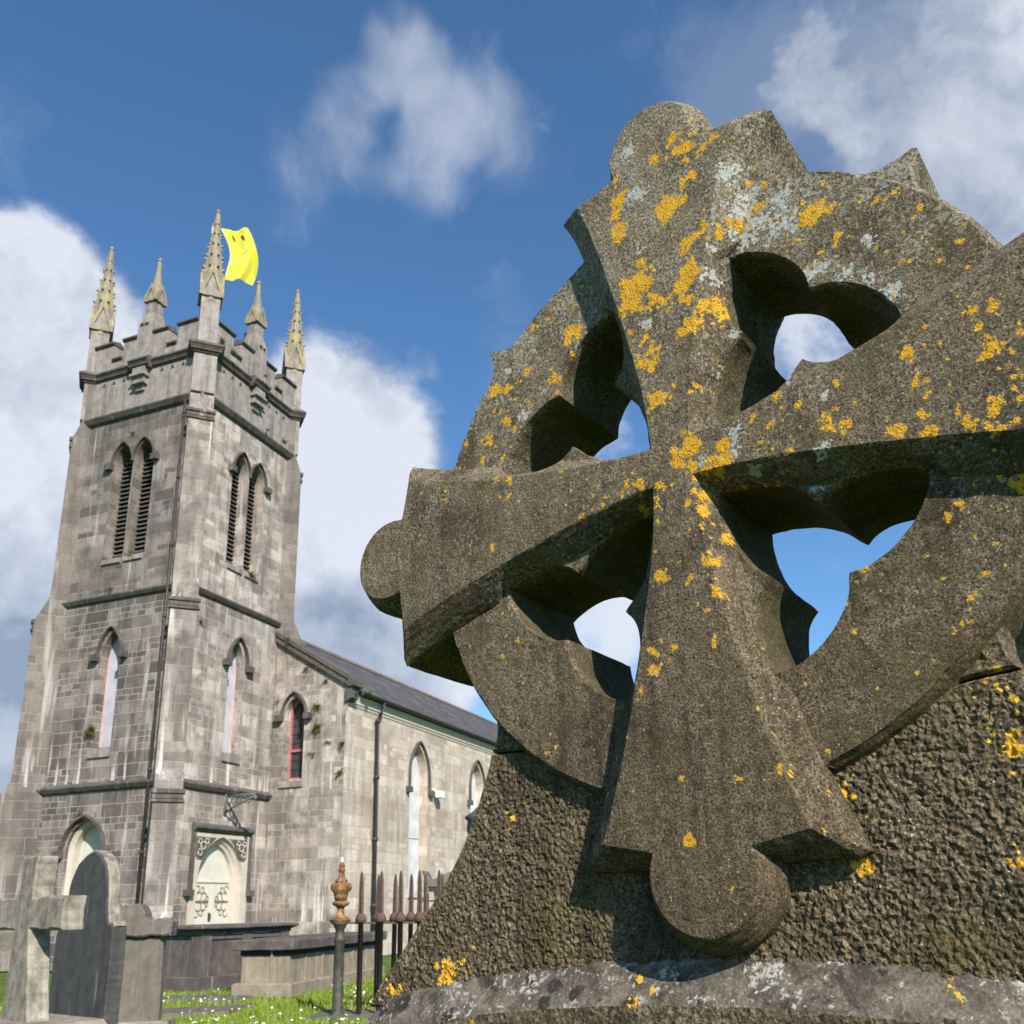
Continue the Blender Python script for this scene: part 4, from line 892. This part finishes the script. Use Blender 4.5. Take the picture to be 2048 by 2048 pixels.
# plinth course round the tower foot
mb=MB(); mb.prism([(-.1,0),(TW+.1,0),(TW+.1,.55),(TW,.62),(0,.62),(-.1,.55)],LFp,.10,-.05); part(mb,'tower_plinth',M_ASHD)
# flagpole in the middle of the tower roof (hidden behind the near pinnacle)
mb=MB(); mb.tube([(2.02,2.0,15.2),(2.02,2.0,21.45)],[.05,.03],8); part(mb,'flagpole',M_JAMB)

# ------------------------------------------------------------------ FLAG (flies loose from its pole)
fo=CM@Vector((2.02,2.0,0)); nv=Vector((fo.x,fo.y,0)).normalized(); ex=Vector((nv.y,-nv.x,0))
flag=MB(); nu,nv_=26,40; top=[(.27,21.32),(1.03,21.44)]
E0=[(.24,21.35),(.40,20.98),(.53,20.55),(.57,20.1),(.52,19.65),(.45,19.22)]; E1=[(1.04,21.42),(1.17,21.05),(1.33,20.6),(1.40,20.2),(1.37,19.8),(1.28,19.42)]
A0,A1=smooth(E0,nv_),smooth(E1,nv_); FV=[];UV=[]
for j in range(nv_):
    for i in range(nu):
        u=i/(nu-1); v=j/(nv_-1); p=A0[j]*(1-u)+A1[j]*u
        dep=.12*math.sin(u*5.0+v*3.2)*(.3+u)+.06*math.sin(v*6-u*3)+.02*math.sin(u*13+v*5)+.05*noise.noise(Vector((u*5,v*4,1)))-.55*math.sin(min(1,v*1.5)*math.pi*.5)*.6
        q=fo+ex*p[0]+nv*dep; FV.append((q.x,q.y,p[1]+.03*math.sin(u*9+v*2))); UV.append((u,1-v))
fm=MB(); fm.add(FV,[(j*nu+i,j*nu+i+1,(j+1)*nu+i+1,(j+1)*nu+i) for j in range(nv_-1) for i in range(nu-1)],True)
fl=fm.build('flag',M_FLAG,None,False); uvl=fl.data.uv_layers.new(name='cloth')
for lp_ in fl.data.loops: uvl.data[lp_.index].uv=UV[lp_.vertex_index]
hy=MB(); tp=Vector(FV[0]); bt=Vector(FV[(nv_-1)*nu]); po=fo+Vector((0,0,21.35)); hy.tube([tuple(po),tuple(tp)],.012,5); hy.tube([tuple(tp)]+[FV[j*nu] for j in range(3,nv_-2,4)]+[tuple(bt)],.014,5); hy.build('halyard',M_BOARD,fl)
tag(fl,'bright yellow flag with a drawn smiling face, blowing above the tower','flag')

# ------------------------------------------------------------------ GRAVES
def frame(x,y,yaw):   # local x = to the right along the face, y = into depth
    return Matrix.Translation((x,y,0))@Matrix.Rotation(yaw,4,'Z')
def thing(name,x,y,yaw,label,cat,group=None,z=0):
    return empty(name,(x,y,z),(0,0,yaw),label=label,cat=cat,group=group)
YC=-R(37.78)
def P3(mb,poly,d0,d1): mb.prism(poly,lambda a,b,d:(a,d,b),d0,d1); return mb
def chamf(mb,poly,d0,d1,ch=.015,worn=0):
    P=np.array(poly,float); n=outnormal(P)
    if worn: P=P+n*np.array([worn*(noise.noise(Vector((a*9,b*9,1)))+.6*noise.noise(Vector((a*30,b*30,2)))) for a,b in P])[:,None]
    f=lambda Q,d:[(a,d,b) for a,b in Q]
    rings=[f(P-n*ch,d0),f(P,d0+ch),f(P,d1-ch),f(P-n*ch,d1)]; mb.loops(rings)
    for Q,d in ((P-n*ch,d0),(P-n*ch,d1)):
        V,Fc=cdt(Q); mb.add([(a,d,b) for a,b in V],Fc.tolist())
    return mb
# plain Latin cross at the left edge
lx=thing('latin_cross',-2.80,5.49,YC,'mottled plain stone cross on a stepped base at the left edge','gravestone')
mb=MB(); sh=[(-.12,.56),(.21,.56),(.155,.80),(.10,1.05),(.09,1.085),(.45,1.085),(.45,1.255),(.09,1.255),(.085,1.485),(-.09,1.475),(-.09,1.255),(-.45,1.255),(-.45,1.085),(-.09,1.085),(-.10,.8)]
chamf(mb,densify(sh,.015),0,.125,.01,.012); mb.build('shaft_and_arms',M_GRAVEL,lx)
mb=MB(); chamf(mb,[(-.42,.28),(.46,.28),(.46,.585),(.42,.612),(-.38,.612),(-.42,.585)],-.10,.32,.01); chamf(mb,[(-.58,0),(.62,0),(.62,.28),(-.58,.28)],-.24,.46,.01); mb.build('stepped_base',M_TOMBB,lx)
# dark arched headstone
ha=thing('headstone',-3.14,7.02,YC,'tall dark headstone with a rounded arched top and lichened edge','gravestone')
mb=MB(); pr=smooth([(-.37,0),(-.37,1.0),(-.30,1.08),(-.265,1.22),(-.255,1.36),(-.19,1.49),(-.09,1.565),(0.03,1.60),(.14,1.565),(.225,1.49),(.275,1.36),(.285,1.22),(.33,1.10),(.41,1.0),(.41,0)],150)
o=chamf(mb,pr,0,.11,.01,.010).build('slab',M_GRAVE,ha)
mb=MB(); rim=[(x*1.0,z) for x,z in pr if z>1.0]; P=np.array(rim); n=outnormal(np.vstack([P,[[0,0]]]))[:-1]
mb.loops([[tuple((P[i][0]+n[i][0]*q,d,P[i][1]+n[i][1]*q)) for q,d in ((.004,.012),(.012,.03),(.012,.09),(.004,.105),(-.02,.105),(-.02,.012))] for i in range(1,len(P)-1)],True,True,True); e=mb.build('lichened_edge',M_GRAVEL,ha)
# brown stepped headstone with scrolled cap
hb_=thing('headstone',-3.05,8.0,R(8),'brown headstone with a scrolled, stepped cap, right of the dark arched headstone','gravestone')
mb=MB(); chamf(mb,[(-.34,0),(.16,0),(.135,.985),(-.30,.985)],0,.16,.03); bd=mb.build('pillar',M_SHOULD,hb_)
mb=MB(); capo=np.vstack([[(-.34,.98),(.20,.98),(.205,1.09),(.19,1.125)],smooth([(.10,1.12),(.03,1.11),(-.005,1.125),(-.03,1.19),(-.07,1.235)],16),[(-.24,1.24),(-.33,1.25)]]); chamf(mb,densify(capo.tolist(),.015),-.05,.20,.014,.010); mb.build('cap',M_SHOULD,hb_)
mb=MB(); chamf(mb,[(-.44,0),(.26,0),(.24,.34),(-.42,.34)],-.06,.24,.015); mb.build('foot',M_TOMBB,hb_)
# chest tombs
def chest(x,y,yaw,w,l,h,slab,lab,mslab,mbody,panels,mould):
    t_=thing('chest_tomb',x,y,yaw,lab,'tomb')   # origin = near right corner of the chest, local x along its length, y across to the left
    mb=MB(); ph=h*.24
    for x0,x1,y0,y1 in ((-.06,l+.06,-.06,w+.06),): 
        q=.012; mb.loops([[(x0,y0,0),(x1,y0,0),(x1,y1,0),(x0,y1,0)],[(x0,y0,ph-.02),(x1,y0,ph-.02),(x1,y1,ph-.02),(x0,y1,ph-.02)],[(x0+.03,y0+.03,ph),(x1-.03,y0+.03,ph),(x1-.03,y1-.03,ph),(x0+.03,y1-.03,ph)]],True,True,True)
    mb.build('plinth',M_TOMBD if panels else mbody,t_)
    mb=MB(); mb.box(.03,l-.03,.03,w-.03,ph+.001,h-slab)
    mb.build('chest',mbody,t_)
    mb=MB()
    if panels:
        for px0 in (0,l*.5-.1,l-.2): mb.box(px0,px0+.2,-.012,.04,ph,h-slab-.002); mb.box(px0,px0+.2,w-.04,w+.012,ph,h-slab-.002)
        for py0 in (-.0,w-.2): mb.box(-.012,.04,py0+.002,py0+.2,ph,h-slab-.004); 
        mb.box(.2,l-.2,.004,.04,ph,ph+.06); mb.box(.2,l-.2,.004,.04,h-slab-.06,h-slab-.006); [k.build('pilaster',mbody,t_) for k in pieces(mb)]
    else:
        mb.box(-.006,.05,.28,.31,ph,h-slab-.003); 
        for px0 in np.arange(.55,l-.2,.62): mb.box(px0,px0+.035,.012,.05,ph,h-slab-.003)
        [k.build('joint_strip',M_TOMBB,t_) for k in pieces(mb)]
    mb=MB(); prof=[(.0,h-slab),(.02,h-slab+.01),(.03,h-slab*.62),(.10,h-slab*.36),(.12,h-slab*.3),(.12,h-.015),(.105,h)] if mould else [(.06,h-slab),(.085,h-slab+.01),(.09,h-.02),(.075,h)]
    rings=[]
    for o_,z in prof:
        n=24; e=[(-o_+(l+2*o_)*i/n,-o_) for i in range(n)]+[(l+o_,-o_+(w+2*o_)*i/n) for i in range(n)]+[(l+o_-(l+2*o_)*i/n,w+o_) for i in range(n)]+[(-o_,w+o_-(w+2*o_)*i/n) for i in range(n)]
        rings.append([(a+.006*noise.noise(Vector((a*6,b*6,z*9))),b+.006*noise.noise(Vector((a*6,b*6,z*9+5))),z+.008*noise.noise(Vector((a*3,b*3,2)))) for a,b in e])
    mb.loops(rings,True,True,True); mb.build('slab',mslab,t_)
    if not mould:
        mb=MB(); mb.loops([[(a,b,z) for a,b in ((.01,.01),(l-.01,.01),(l-.01,w-.01),(.01,w-.01))] for z in (h-slab-.07,h-slab+.005)],True,True,True); mb.build('slab_shade_band',M_DARK,t_)  # dark band painted in as the shadow beneath the slab
    return t_
chest(-4.86,15.0,R(63),1.05,2.0,.97,.15,'chest tomb with pilasters and a thin moulded slab, in front of the south door',M_TOMBD,M_TOMBD,True,True)
chest(-3.26,14.05,R(78),.80,3.7,.775,.15,'long low chest tomb with a thick dark slab, behind the railings',M_TOMBD,M_TOMBB,False,False)
# urn-topped stone and small roofed monument beyond the railings
un=thing('urn_monument',-.36,9.0,0,'grey stone urn on a pedestal, half hidden by the base of the large cross','gravestone')
mb=MB(); mb.lathe([(.10,1.50),(.06,1.56),(.05,1.62),(.085,1.72),(.115,1.86),(.105,1.93),(.135,1.965),(.12,1.985),(.06,2.02),(.02,2.06)],None,18); mb.build('urn',M_GRAVE,un)
mb=MB(); chamf(mb,[(-.16,0),(.16,0),(.13,1.42),(.17,1.46),(.17,1.50),(-.17,1.50),(-.17,1.46),(-.13,1.42)],-.15,.15,.01); mb.build('pedestal',M_SHOULD,un)
rm=thing('roofed_monument',-1.2,14.0,0,'small grey monument with a swept roof edge, behind the railing spikes','tomb')
mb=MB(); rf=np.vstack([smooth([(-.20,1.68),(-.15,1.675),(-.11,1.60),(-.07,1.55)],12),smooth([(-.05,1.55),(.12,1.62),(.30,1.70),(.32,1.80)],12),[(.62,1.80),(.62,1.44),(-.12,1.44)]]); chamf(mb,rf,0,.7,.012); mb.build('roof',M_SHOULD,rm)
mb=MB(); mb.box(-.02,.55,.06,.62,0,1.45); mb.build('body',M_TOMBB,rm)
mb=MB(); mb.box(-.10,.6,-.02,.02,1.38,1.435); mb.build('band',M_IRON,rm)
sm=thing('iron_railing',-1.36,13.6,0,'thin plain iron railing with slender bars, far right behind the spiked railing','railing')
mb=MB(); mb.tube([(0,0,1.25),(.62,0,1.25)],.012,6); mb.tube([(0,0,.3),(.62,0,.3)],.012,6); mb.build('rail',M_IRON,sm)
bar=None
for i in range(7):
    if bar is None: mb=MB(); mb.tube([(0,0,.05),(0,0,1.36)],.010,6); bar=mb.build('bar',M_IRON,sm); c=bar
    else: c=bar.copy(); COL.objects.link(c)
    c.parent=sm; c.location=(i*.1,0,0)
# spiked cast iron railing round a grave plot
def picket_mesh():
    mb=MB(); mb.lathe([(.030,.05),(.030,1.0),(.032,1.0)],None,10); mb.lathe([(.045,1.003),(.062,1.02),(.066,1.045),(.055,1.08),(.036,1.108),(.03,1.112)],None,14)
    return mb
def spear_mesh():
    mb=MB(); a=[]
    for z,w_ in ((1.108,.033),(1.14,.031),(1.40,.027),(1.50,.024),(1.555,.014),(1.583,.003)): a.append([(w_,0,z),(w_*.35,w_*.35,z),(0,w_,z),(-w_*.35,w_*.35,z),(-w_,0,z),(-w_*.35,-w_*.35,z),(0,-w_,z),(w_*.35,-w_*.35,z)])
    mb.loops(a,True,True,True); return mb
p0=picket_mesh().build('picket',M_RUST); s0=spear_mesh().build('spear',M_RUST); s0.parent=p0; used=False
def picket(par,x,y,tilt=0):
    global used
    if not used: a,b=p0,s0; used=True
    else: a=p0.copy(); b=s0.copy(); COL.objects.link(a); COL.objects.link(b); b.parent=a
    a.parent=par; a.location=(x,y,0); a.rotation_euler=(tilt*.6,tilt,random.uniform(0,.6)); return a
ra=thing('iron_railing',-2.05,11.2,R(-2),'near spiked iron railing with onion collars and a tall rusted urn-finial post','railing')
mb=MB(); mb.loops([[(x,-.02,1.0-.004*i),(x,.02,1.0-.004*i),(x,.02,1.022-.004*i),(x,-.02,1.022-.004*i)] for i,x in enumerate(np.linspace(0,2.4,9))],True,True,True); mb.build('rail',M_RUST,ra)
for i in range(9): picket(ra,.24+.227*i,0,random.uniform(-.006,.006))
mb=MB(); mb.lathe([(.075,0),(.075,.06),(.062,.08),(.059,.5),(.056,.80),(.066,.815),(.066,.845),(.052,.86),(.05,.93),(.075,.99),(.118,1.03)],None,20); mb.build('post',M_GREENI,ra)
mb=MB(); mb.lathe([(.115,1.03),(.128,1.042),(.10,1.062),(.045,1.10),(.036,1.16),(.05,1.19),(.088,1.205),(.10,1.228),(.092,1.245),(.072,1.255)],None,24,8,.03); mb.lathe([(.066,1.25),(.075,1.30),(.088,1.35),(.112,1.375),(.122,1.405),(.112,1.44),(.085,1.455)],None,32,8,.045); mb.lathe([(.06,1.45),(.072,1.465),(.07,1.49),(.045,1.51),(.036,1.54),(.034,1.585),(.044,1.593),(.044,1.602),(.03,1.615),(.036,1.64),(.026,1.675),(.018,1.69)],None,20); fin=mb.build('finial',M_RUSTO,ra)
mb=MB(); mb.lathe([(.019,1.685),(.023,1.70),(.016,1.72),(.004,1.745)],None,12); mb.build('finial_tip',M_LAMPW,fin)
rb=thing('iron_railing',-1.80,12.3,R(-2),'farther spiked iron railing, rusty red, seen between the spikes of the near one','railing')
mb=MB(); mb.loops([[(x,-.02,1.0),(x,.02,1.0),(x,.02,1.022),(x,-.02,1.022)] for x in (0,2.2)],True,True,True); mb.build('rail',M_RUST,rb)
for i in range(8): picket(rb,.02+.206*i,0,random.uniform(-.012,.012))

# ------------------------------------------------------------------ GROUND
def G(name,m,rings,kind='structure'):
    o=rings.build(name,m); tag(o,kind=kind); return o
gm=MB(); xs=np.r_[-3000,-400,-60,np.arange(-20,12,.8),60,400,3000]; ys=np.r_[-3000,-400,-30,np.arange(-6,40,.8),120,500,3000]
hgt=lambda x,y: .05*noise.noise(Vector((x*.35,y*.35,0)))*(1 if abs(x)<30 and abs(y)<60 else 0)-.02
gm.add([(x,y,hgt(x,y)) for y in ys for x in xs],[(j*len(xs)+i,j*len(xs)+i+1,(j+1)*len(xs)+i+1,(j+1)*len(xs)+i) for j in range(len(ys)-1) for i in range(len(xs)-1)]); G('ground',M_GROUND,gm)
pm=MB()
for k,(a,b) in enumerate(((-6.3,-5.25),(-5.22,-4.3),(-4.27,-3.5))):
    q=[(a,11.45+.18*k),(b,11.62+.18*k),(b+.15,12.3+.22*k),(a+.1,12.2+.16*k)]; pm.add([(x,y,.035) for x,y in q]+[(x,y,-.2) for x,y in q],[(0,1,2,3)]+[(i,(i+1)%4,(i+1)%4+4,i+4) for i in range(4)])
for q in ([(-5.0,13.5),(-3.9,13.35),(-3.75,14.0),(-5.0,14.3)],[(-2.4,10.9),(-1.4,10.7),(-1.3,11.6),(-2.3,11.8)]): pm.add([(x,y,.04) for x,y in q]+[(x,y,-.2) for x,y in q],[(0,1,2,3)]+[(i,(i+1)%4,(i+1)%4+4,i+4) for i in range(4)])
G('path',M_PATH,pm)
slabs=[[(-6.3,11.35),(-3.4,11.85),(-3.4,12.75),(-6.3,12.25)],[(-5.0,13.4),(-3.8,13.3),(-3.7,14.0),(-5.0,14.3)],[(-2.4,10.95),(-1.4,10.75),(-1.3,11.5),(-2.3,11.7)],[(-4.95,14.9),(-3.9,17.0),(-4.9,17.5),(-5.9,15.5)],[(-4.05,13.9),(-3.2,13.8),(-2.4,17.8),(-3.3,17.9)]]
gv=[];gf=[]; cnt=0
while cnt<60000:
    x,y=rng.uniform(-7.2,.6),rng.uniform(9.2,17.5)
    if rng.random()>(10.5/y)**1.2: continue
    cnt+=1
    if any(inpoly([(x,y)],np.array(s_))[0] for s_ in slabs) and rng.random()>.012: continue
    tuft=.5+.5*noise.noise(Vector((x*1.6,y*1.6,4)))
    z=hgt(x,y); h_=rng.uniform(.035,.10)*(.55+1.0*tuft); a=rng.uniform(0,6.28); w_=rng.uniform(.004,.008); lx_,ly_=rng.normal(0,.028,2)
    dx,dy=math.cos(a)*w_,math.sin(a)*w_; i=len(gv)
    gv+=[(x-dx,y-dy,z-.01),(x+dx,y+dy,z-.01),(x+lx_*.4+dx*.7,y+ly_*.4+dy*.7,z+h_*.6),(x+lx_*.4-dx*.7,y+ly_*.4-dy*.7,z+h_*.6),(x+lx_,y+ly_,z+h_)]
    gf+=[(i,i+1,i+2,i+3),(i+3,i+2,i+4)]
gb=MB(); gb.add(gv,gf); go=gb.build('grass',M_BLADE,None,False); tag(go,'short bright green grass between the graves','grass',kind='stuff')
def flowers(name,m,n,r,lab,cat):
    mb=MB(); k=0
    while k<n:
        x,y=rng.uniform(-6.8,.2),rng.uniform(9.6,15.5)
        if any(inpoly([(x,y)],np.array(s_))[0] for s_ in slabs): continue
        if noise.noise(Vector((x*.9,y*.9,11)))<-.05: continue
        k+=1; z=hgt(x,y)+rng.uniform(.06,.12); q=r*rng.uniform(.7,1.2); t0=rng.uniform(0,6); tx,ty=rng.normal(0,.35,2)
        pts=[(x+q*math.cos(t0+i*math.pi/4)*(1 if i%2 else .72),y+q*math.sin(t0+i*math.pi/4)*(1 if i%2 else .72),z+q*(tx*math.cos(t0+i*math.pi/4)+ty*math.sin(t0+i*math.pi/4))) for i in range(8)]
        mb.add(pts+[(x,y,z+q*.35),(x,y,z-.08),(x+.003,y,z-.08)],[(i,(i+1)%8,8) for i in range(8)]+[(8,9,10)])
    o=mb.build(name,m,None,False); tag(o,lab,cat,kind='stuff')
flowers('daisies',M_PETAL,420,.017,'small white daisies scattered in the grass','daisies'); flowers('buttercups',M_YELL,110,.015,'small yellow wildflowers scattered in the grass','wildflowers')
# ------------------------------------------------------------------ ferns and weeds rooted in the walls
def tuft(seed,n,size):
    rs=random.Random(seed); lf=MB(); st=MB()
    for i in range(n):
        az=rs.uniform(-1.5,1.5); el=rs.uniform(-.5,1.25); ln=size*rs.uniform(.55,1.1); d=Vector((math.sin(az)*math.cos(el),-abs(math.cos(az))*math.cos(el)-.1,math.sin(el))).normalized()
        pts=[]; p=Vector((rs.uniform(-.15,.15)*size,0,rs.uniform(-.1,.1)*size))
        for k in range(5): pts.append(tuple(p)); d=(d+Vector((0,0,-.16))).normalized(); p=p+d*ln/5
        st.tube(pts,size*.012,4)
        for k in range(1,5):
            b=Vector(pts[k]); t_=(Vector(pts[k])-Vector(pts[k-1])).normalized(); sd=t_.cross(Vector((rs.uniform(-.3,.3),-.6,1))).normalized()
            for s_ in (-1,1):
                l_=size*.22*(1.15-k*.17); q=b+sd*s_*l_+t_*l_*.35; m_=b+sd*s_*l_*.5; w_=t_*l_*.3
                lf.add([tuple(b),tuple(m_+w_),tuple(q),tuple(m_-w_)],[(0,1,2,3)])
    return lf,st
def weed(fn,e,z,d,size,n,lab,yaw):
    w_=CM@Vector(fn(e,z,d)); t_=empty('wall_plant',w_,(0,0,yaw),label=lab,cat='plant',group='small plants rooted in the church walls')
    lf,st=tuft(int(e*100+z*37),n,size); st.build('stem',M_STEMM,t_,False); lf.build('leaves',M_LEAF,t_,False)
yL=YT-math.pi/2; yR=YT
for fn,e,z,d,s_,n,lab,yw in (
 (LFp,2.42,5.35,-.02,.30,34,'bushy green plant in the lancet window of the darker tower face',yL),
 (LFp,2.28,8.86,.06,.20,14,'weed on the string course above the lancet of the darker tower face',yL),
 (LFp,1.80,9.82,.0,.20,14,'weed at the foot of the louvres on the darker tower face',yL),
 (LFp,2.20,13.25,.0,.16,9,'small weed just above the twin louvred windows of the darker tower face',yL),
 (LFp,2.45,3.45,.02,.14,8,'small weed over the arched west door, behind the headstones',yL),
 (RFp,2.36,9.72,.04,.24,18,'fern hanging from the sill of the louvres on the paler tower face',yR),
 (RFp,3.35,14.1,.1,.22,16,'fern on the upper string course at the right corner of the tower',yR),
 (RFp,2.6,14.15,.05,.18,14,'fern in the frieze right of the corbel on the paler tower face',yR),
 (RFp,.75,15.46,.2,.24,20,'green weed on the cornice beside the near corner of the tower',yR),
 (RFp,2.0,15.46,.36,.18,14,'green weed on the cornice under the middle pinnacle of the paler face',yR),
 (RFp,.45,15.75,.06,.22,18,'weed in the battlement next to the nearest pinnacle',yR),
 (RFp,.62,7.95,.0,.18,10,'thin weed on the paler tower face near the buttress, below the middle string course',yR),
 (GFp,-.42,8.18,.08,.24,16,'bright weed on the sloping gable coping beside the tower',yL),
 (GFp,-1.0,7.35,.0,.2,14,'brownish weed just under the gable coping, highest on the gable wall',yL),
 (GFp,-1.62,6.95,.0,.18,14,'weed below the lower half of the gable coping',yL),
 (GFp,-1.38,6.28,.0,.24,20,'fern right of the pointed hood of the red-framed gable window',yL),
 (GFp,-1.42,5.72,.0,.28,26,'largest green fern on the gable wall, right of the red-framed window',yL),
 (GFp,-1.78,5.3,.0,.18,12,'small fern near the gable corner, level with the red window frame',yL),
 (GFp,-1.30,5.05,.0,.18,12,'small fern below the largest one on the gable wall',yL),
 (GFp,-2.2,5.2,.0,.22,16,'bright fern on the very corner of gable and nave',yL),
 (GFp,-2.2,4.5,.0,.24,14,'straggling fern low on the corner of gable and nave',yL),
 (GFp,-.12,6.55,.0,.16,10,'weed left of the gable window, by the tower buttress',yL),
 (NFp,3.95,6.5,.14,.24,18,'weed under the kneeler stone where the nave gutter begins',yR),
 (NFp,4.35,6.66,.3,.2,14,'moss tuft at the start of the nave gutter',yR)):
    weed(fn,e,z,d,s_,n,lab,yw)
# ------------------------------------------------------------------ LIGHT AND SKY
SUN=Vector((.325,-.745,.58)).normalized()
ld_=bpy.data.lights.new('sun','SUN'); ld_.energy=4.6; ld_.angle=R(.53); ld_.color=(1,.915,.82); sun=bpy.data.objects.new('sun',ld_); COL.objects.link(sun)
sun.rotation_euler=(-SUN).to_track_quat('-Z','Y').to_euler()
w=bpy.data.worlds.new('World'); S.world=w; w.use_nodes=True; t=NT(w.node_tree); bg=t.n['Background']
sky=t.new('ShaderNodeTexSky',sky_type='NISHITA'); sky.sun_disc=False; sky.sun_elevation=math.asin(SUN.z); sky.sun_rotation=math.atan2(SUN.x,SUN.y); sky.air_density=1.0; sky.dust_density=.35; sky.ozone_density=2.2; sky.altitude=0
dirn=t.vm('NORMALIZE',t.new('ShaderNodeTexCoord').outputs['Generated'])
def px(x,y): return ray(x*1.06,y*1.06)
def blob(x,y,r,amp):
    c=px(x,y); e=px(x+r,y); k=math.cos(c.angle(e)*1.35)
    return t.math('MULTIPLY',t.map(t.vm('DOT_PRODUCT',dirn,tuple(c),1),k,1,0,1,True),amp)
def total(l):
    a=None
    for b in l: a=blob(*b) if a is None else t.math('ADD',a,blob(*b))
    return a
warp=t.vm('SCALE',t.vm('SUBTRACT',t.noise(dirn,6,5,.6,out='Color'),(.5,.5,.5)),.09)
dw=t.vm('ADD',dirn,warp)
n1=t.math('ADD',t.math('MULTIPLY',t.noise(dw,6.5,8,.6),.8),t.math('MULTIPLY',t.noise(dw,17,6,.6),.2)); dz=t.new('ShaderNodeSeparateXYZ'); t.put(dz.inputs[0],dirn)
pl=t.vm('SCALE',dirn,t.math('DIVIDE',1,t.math('MAXIMUM',t.math('ADD',dz.outputs[2],.12),.05)))
pl=t.vm('ADD',pl,t.vm('SCALE',t.vm('SUBTRACT',t.noise(pl,2.2,4,.6,out='Color'),(.5,.5,.5)),.32))
n2=t.noise(t.mapping(pl,(5.2,1.9,1),(1.7,.4,0),(0,0,R(-14))),1,8,.62)
base=total([(20,560,190,.62),(60,760,300,.62),(40,1000,260,.5),(60,1300,260,.42),(40,1480,260,.5),(640,820,210,.55),(600,1010,240,.52),(640,1180,230,.5),(820,1290,110,.5),(1620,210,330,.22),(1850,160,360,.30),(1880,420,300,.36),(1540,640,160,.5),(1400,150,230,.22),(1120,1170,120,.5),(1150,800,120,.28),(1950,700,300,.5)])
wisp=total([(740,30,70,.30),(760,100,80,.30),(795,170,90,.32),(835,240,80,.30),(805,320,80,.32),(775,390,90,.26),(700,130,70,.26),(660,190,70,.24),(645,260,70,.22),(690,310,70,.24),(865,150,110,.26),(620,230,130,.16),(560,330,120,.14),(880,300,120,.16),(500,390,110,.20),(540,480,60,.10),(1010,260,110,.22),(930,230,80,.14),(960,600,110,.2),(60,220,130,.12),(1230,120,130,.28),(1330,90,170,.28),(1420,170,150,.24),(1500,220,200,.34),(1650,120,220,.36),(1800,300,240,.36),(1850,100,220,.34)])
dens=t.map(t.math('ADD',base,t.math('MULTIPLY',t.math('SUBTRACT',n1,.5),1.5)),.17,.56,0,.95,True)
wd=t.map(t.math('ADD',wisp,t.math('MULTIPLY',t.math('SUBTRACT',n2,.5),1.75)),.16,.92,0,.50,True)
cov=t.math('MAXIMUM',dens,wd)
# a cloud's own bright and grey parts
sh=t.noise(t.vm('ADD',dw,(.0,.03,.09)),6,5,.6)
greyb=total([(30,1160,230,.42),(20,1420,240,.24),(560,1190,180,.28),(700,1230,140,.35),(1700,160,420,.42)])
ccol=t.mix(t.map(t.math('SUBTRACT',t.math('ADD',sh,t.math('MULTIPLY',dens,.18)),t.math('MULTIPLY',greyb,.5)),.38,.66),(.185,.23,.31),(.48,.505,.56))
SKYK=.092
hi=t.new('ShaderNodeSeparateXYZ'); t.put(hi.inputs[0],dirn)
bgs=t.new('ShaderNodeBackground'); t.put(bgs.inputs[0],t.mix(1.0,sky.outputs[0],(.66,.96,1.15),'MULTIPLY')); bgs.inputs[1].default_value=SKYK
bgc=t.new('ShaderNodeBackground'); t.put(bgc.inputs[0],ccol); bgc.inputs[1].default_value=1.0
mx=t.new('ShaderNodeMixShader'); t.put(mx.inputs[0],cov); t.l.new(bgs.outputs[0],mx.inputs[1]); t.l.new(bgc.outputs[0],mx.inputs[2]); t.l.new(mx.outputs[0],t.n['World Output'].inputs[0]); t.n.remove(bg)
w.cycles.sampling_method='MANUAL'; w.cycles.sample_map_resolution=1024
vs=S.view_settings; vs.view_transform='Standard'; vs.look='None'; vs.exposure=.72; vs.gamma=1; vs.use_curve_mapping=False
S.render.engine='CYCLES'; S.cycles.use_denoising=True; S.cycles.max_bounces=6; S.cycles.caustics_reflective=False; S.cycles.caustics_refractive=False
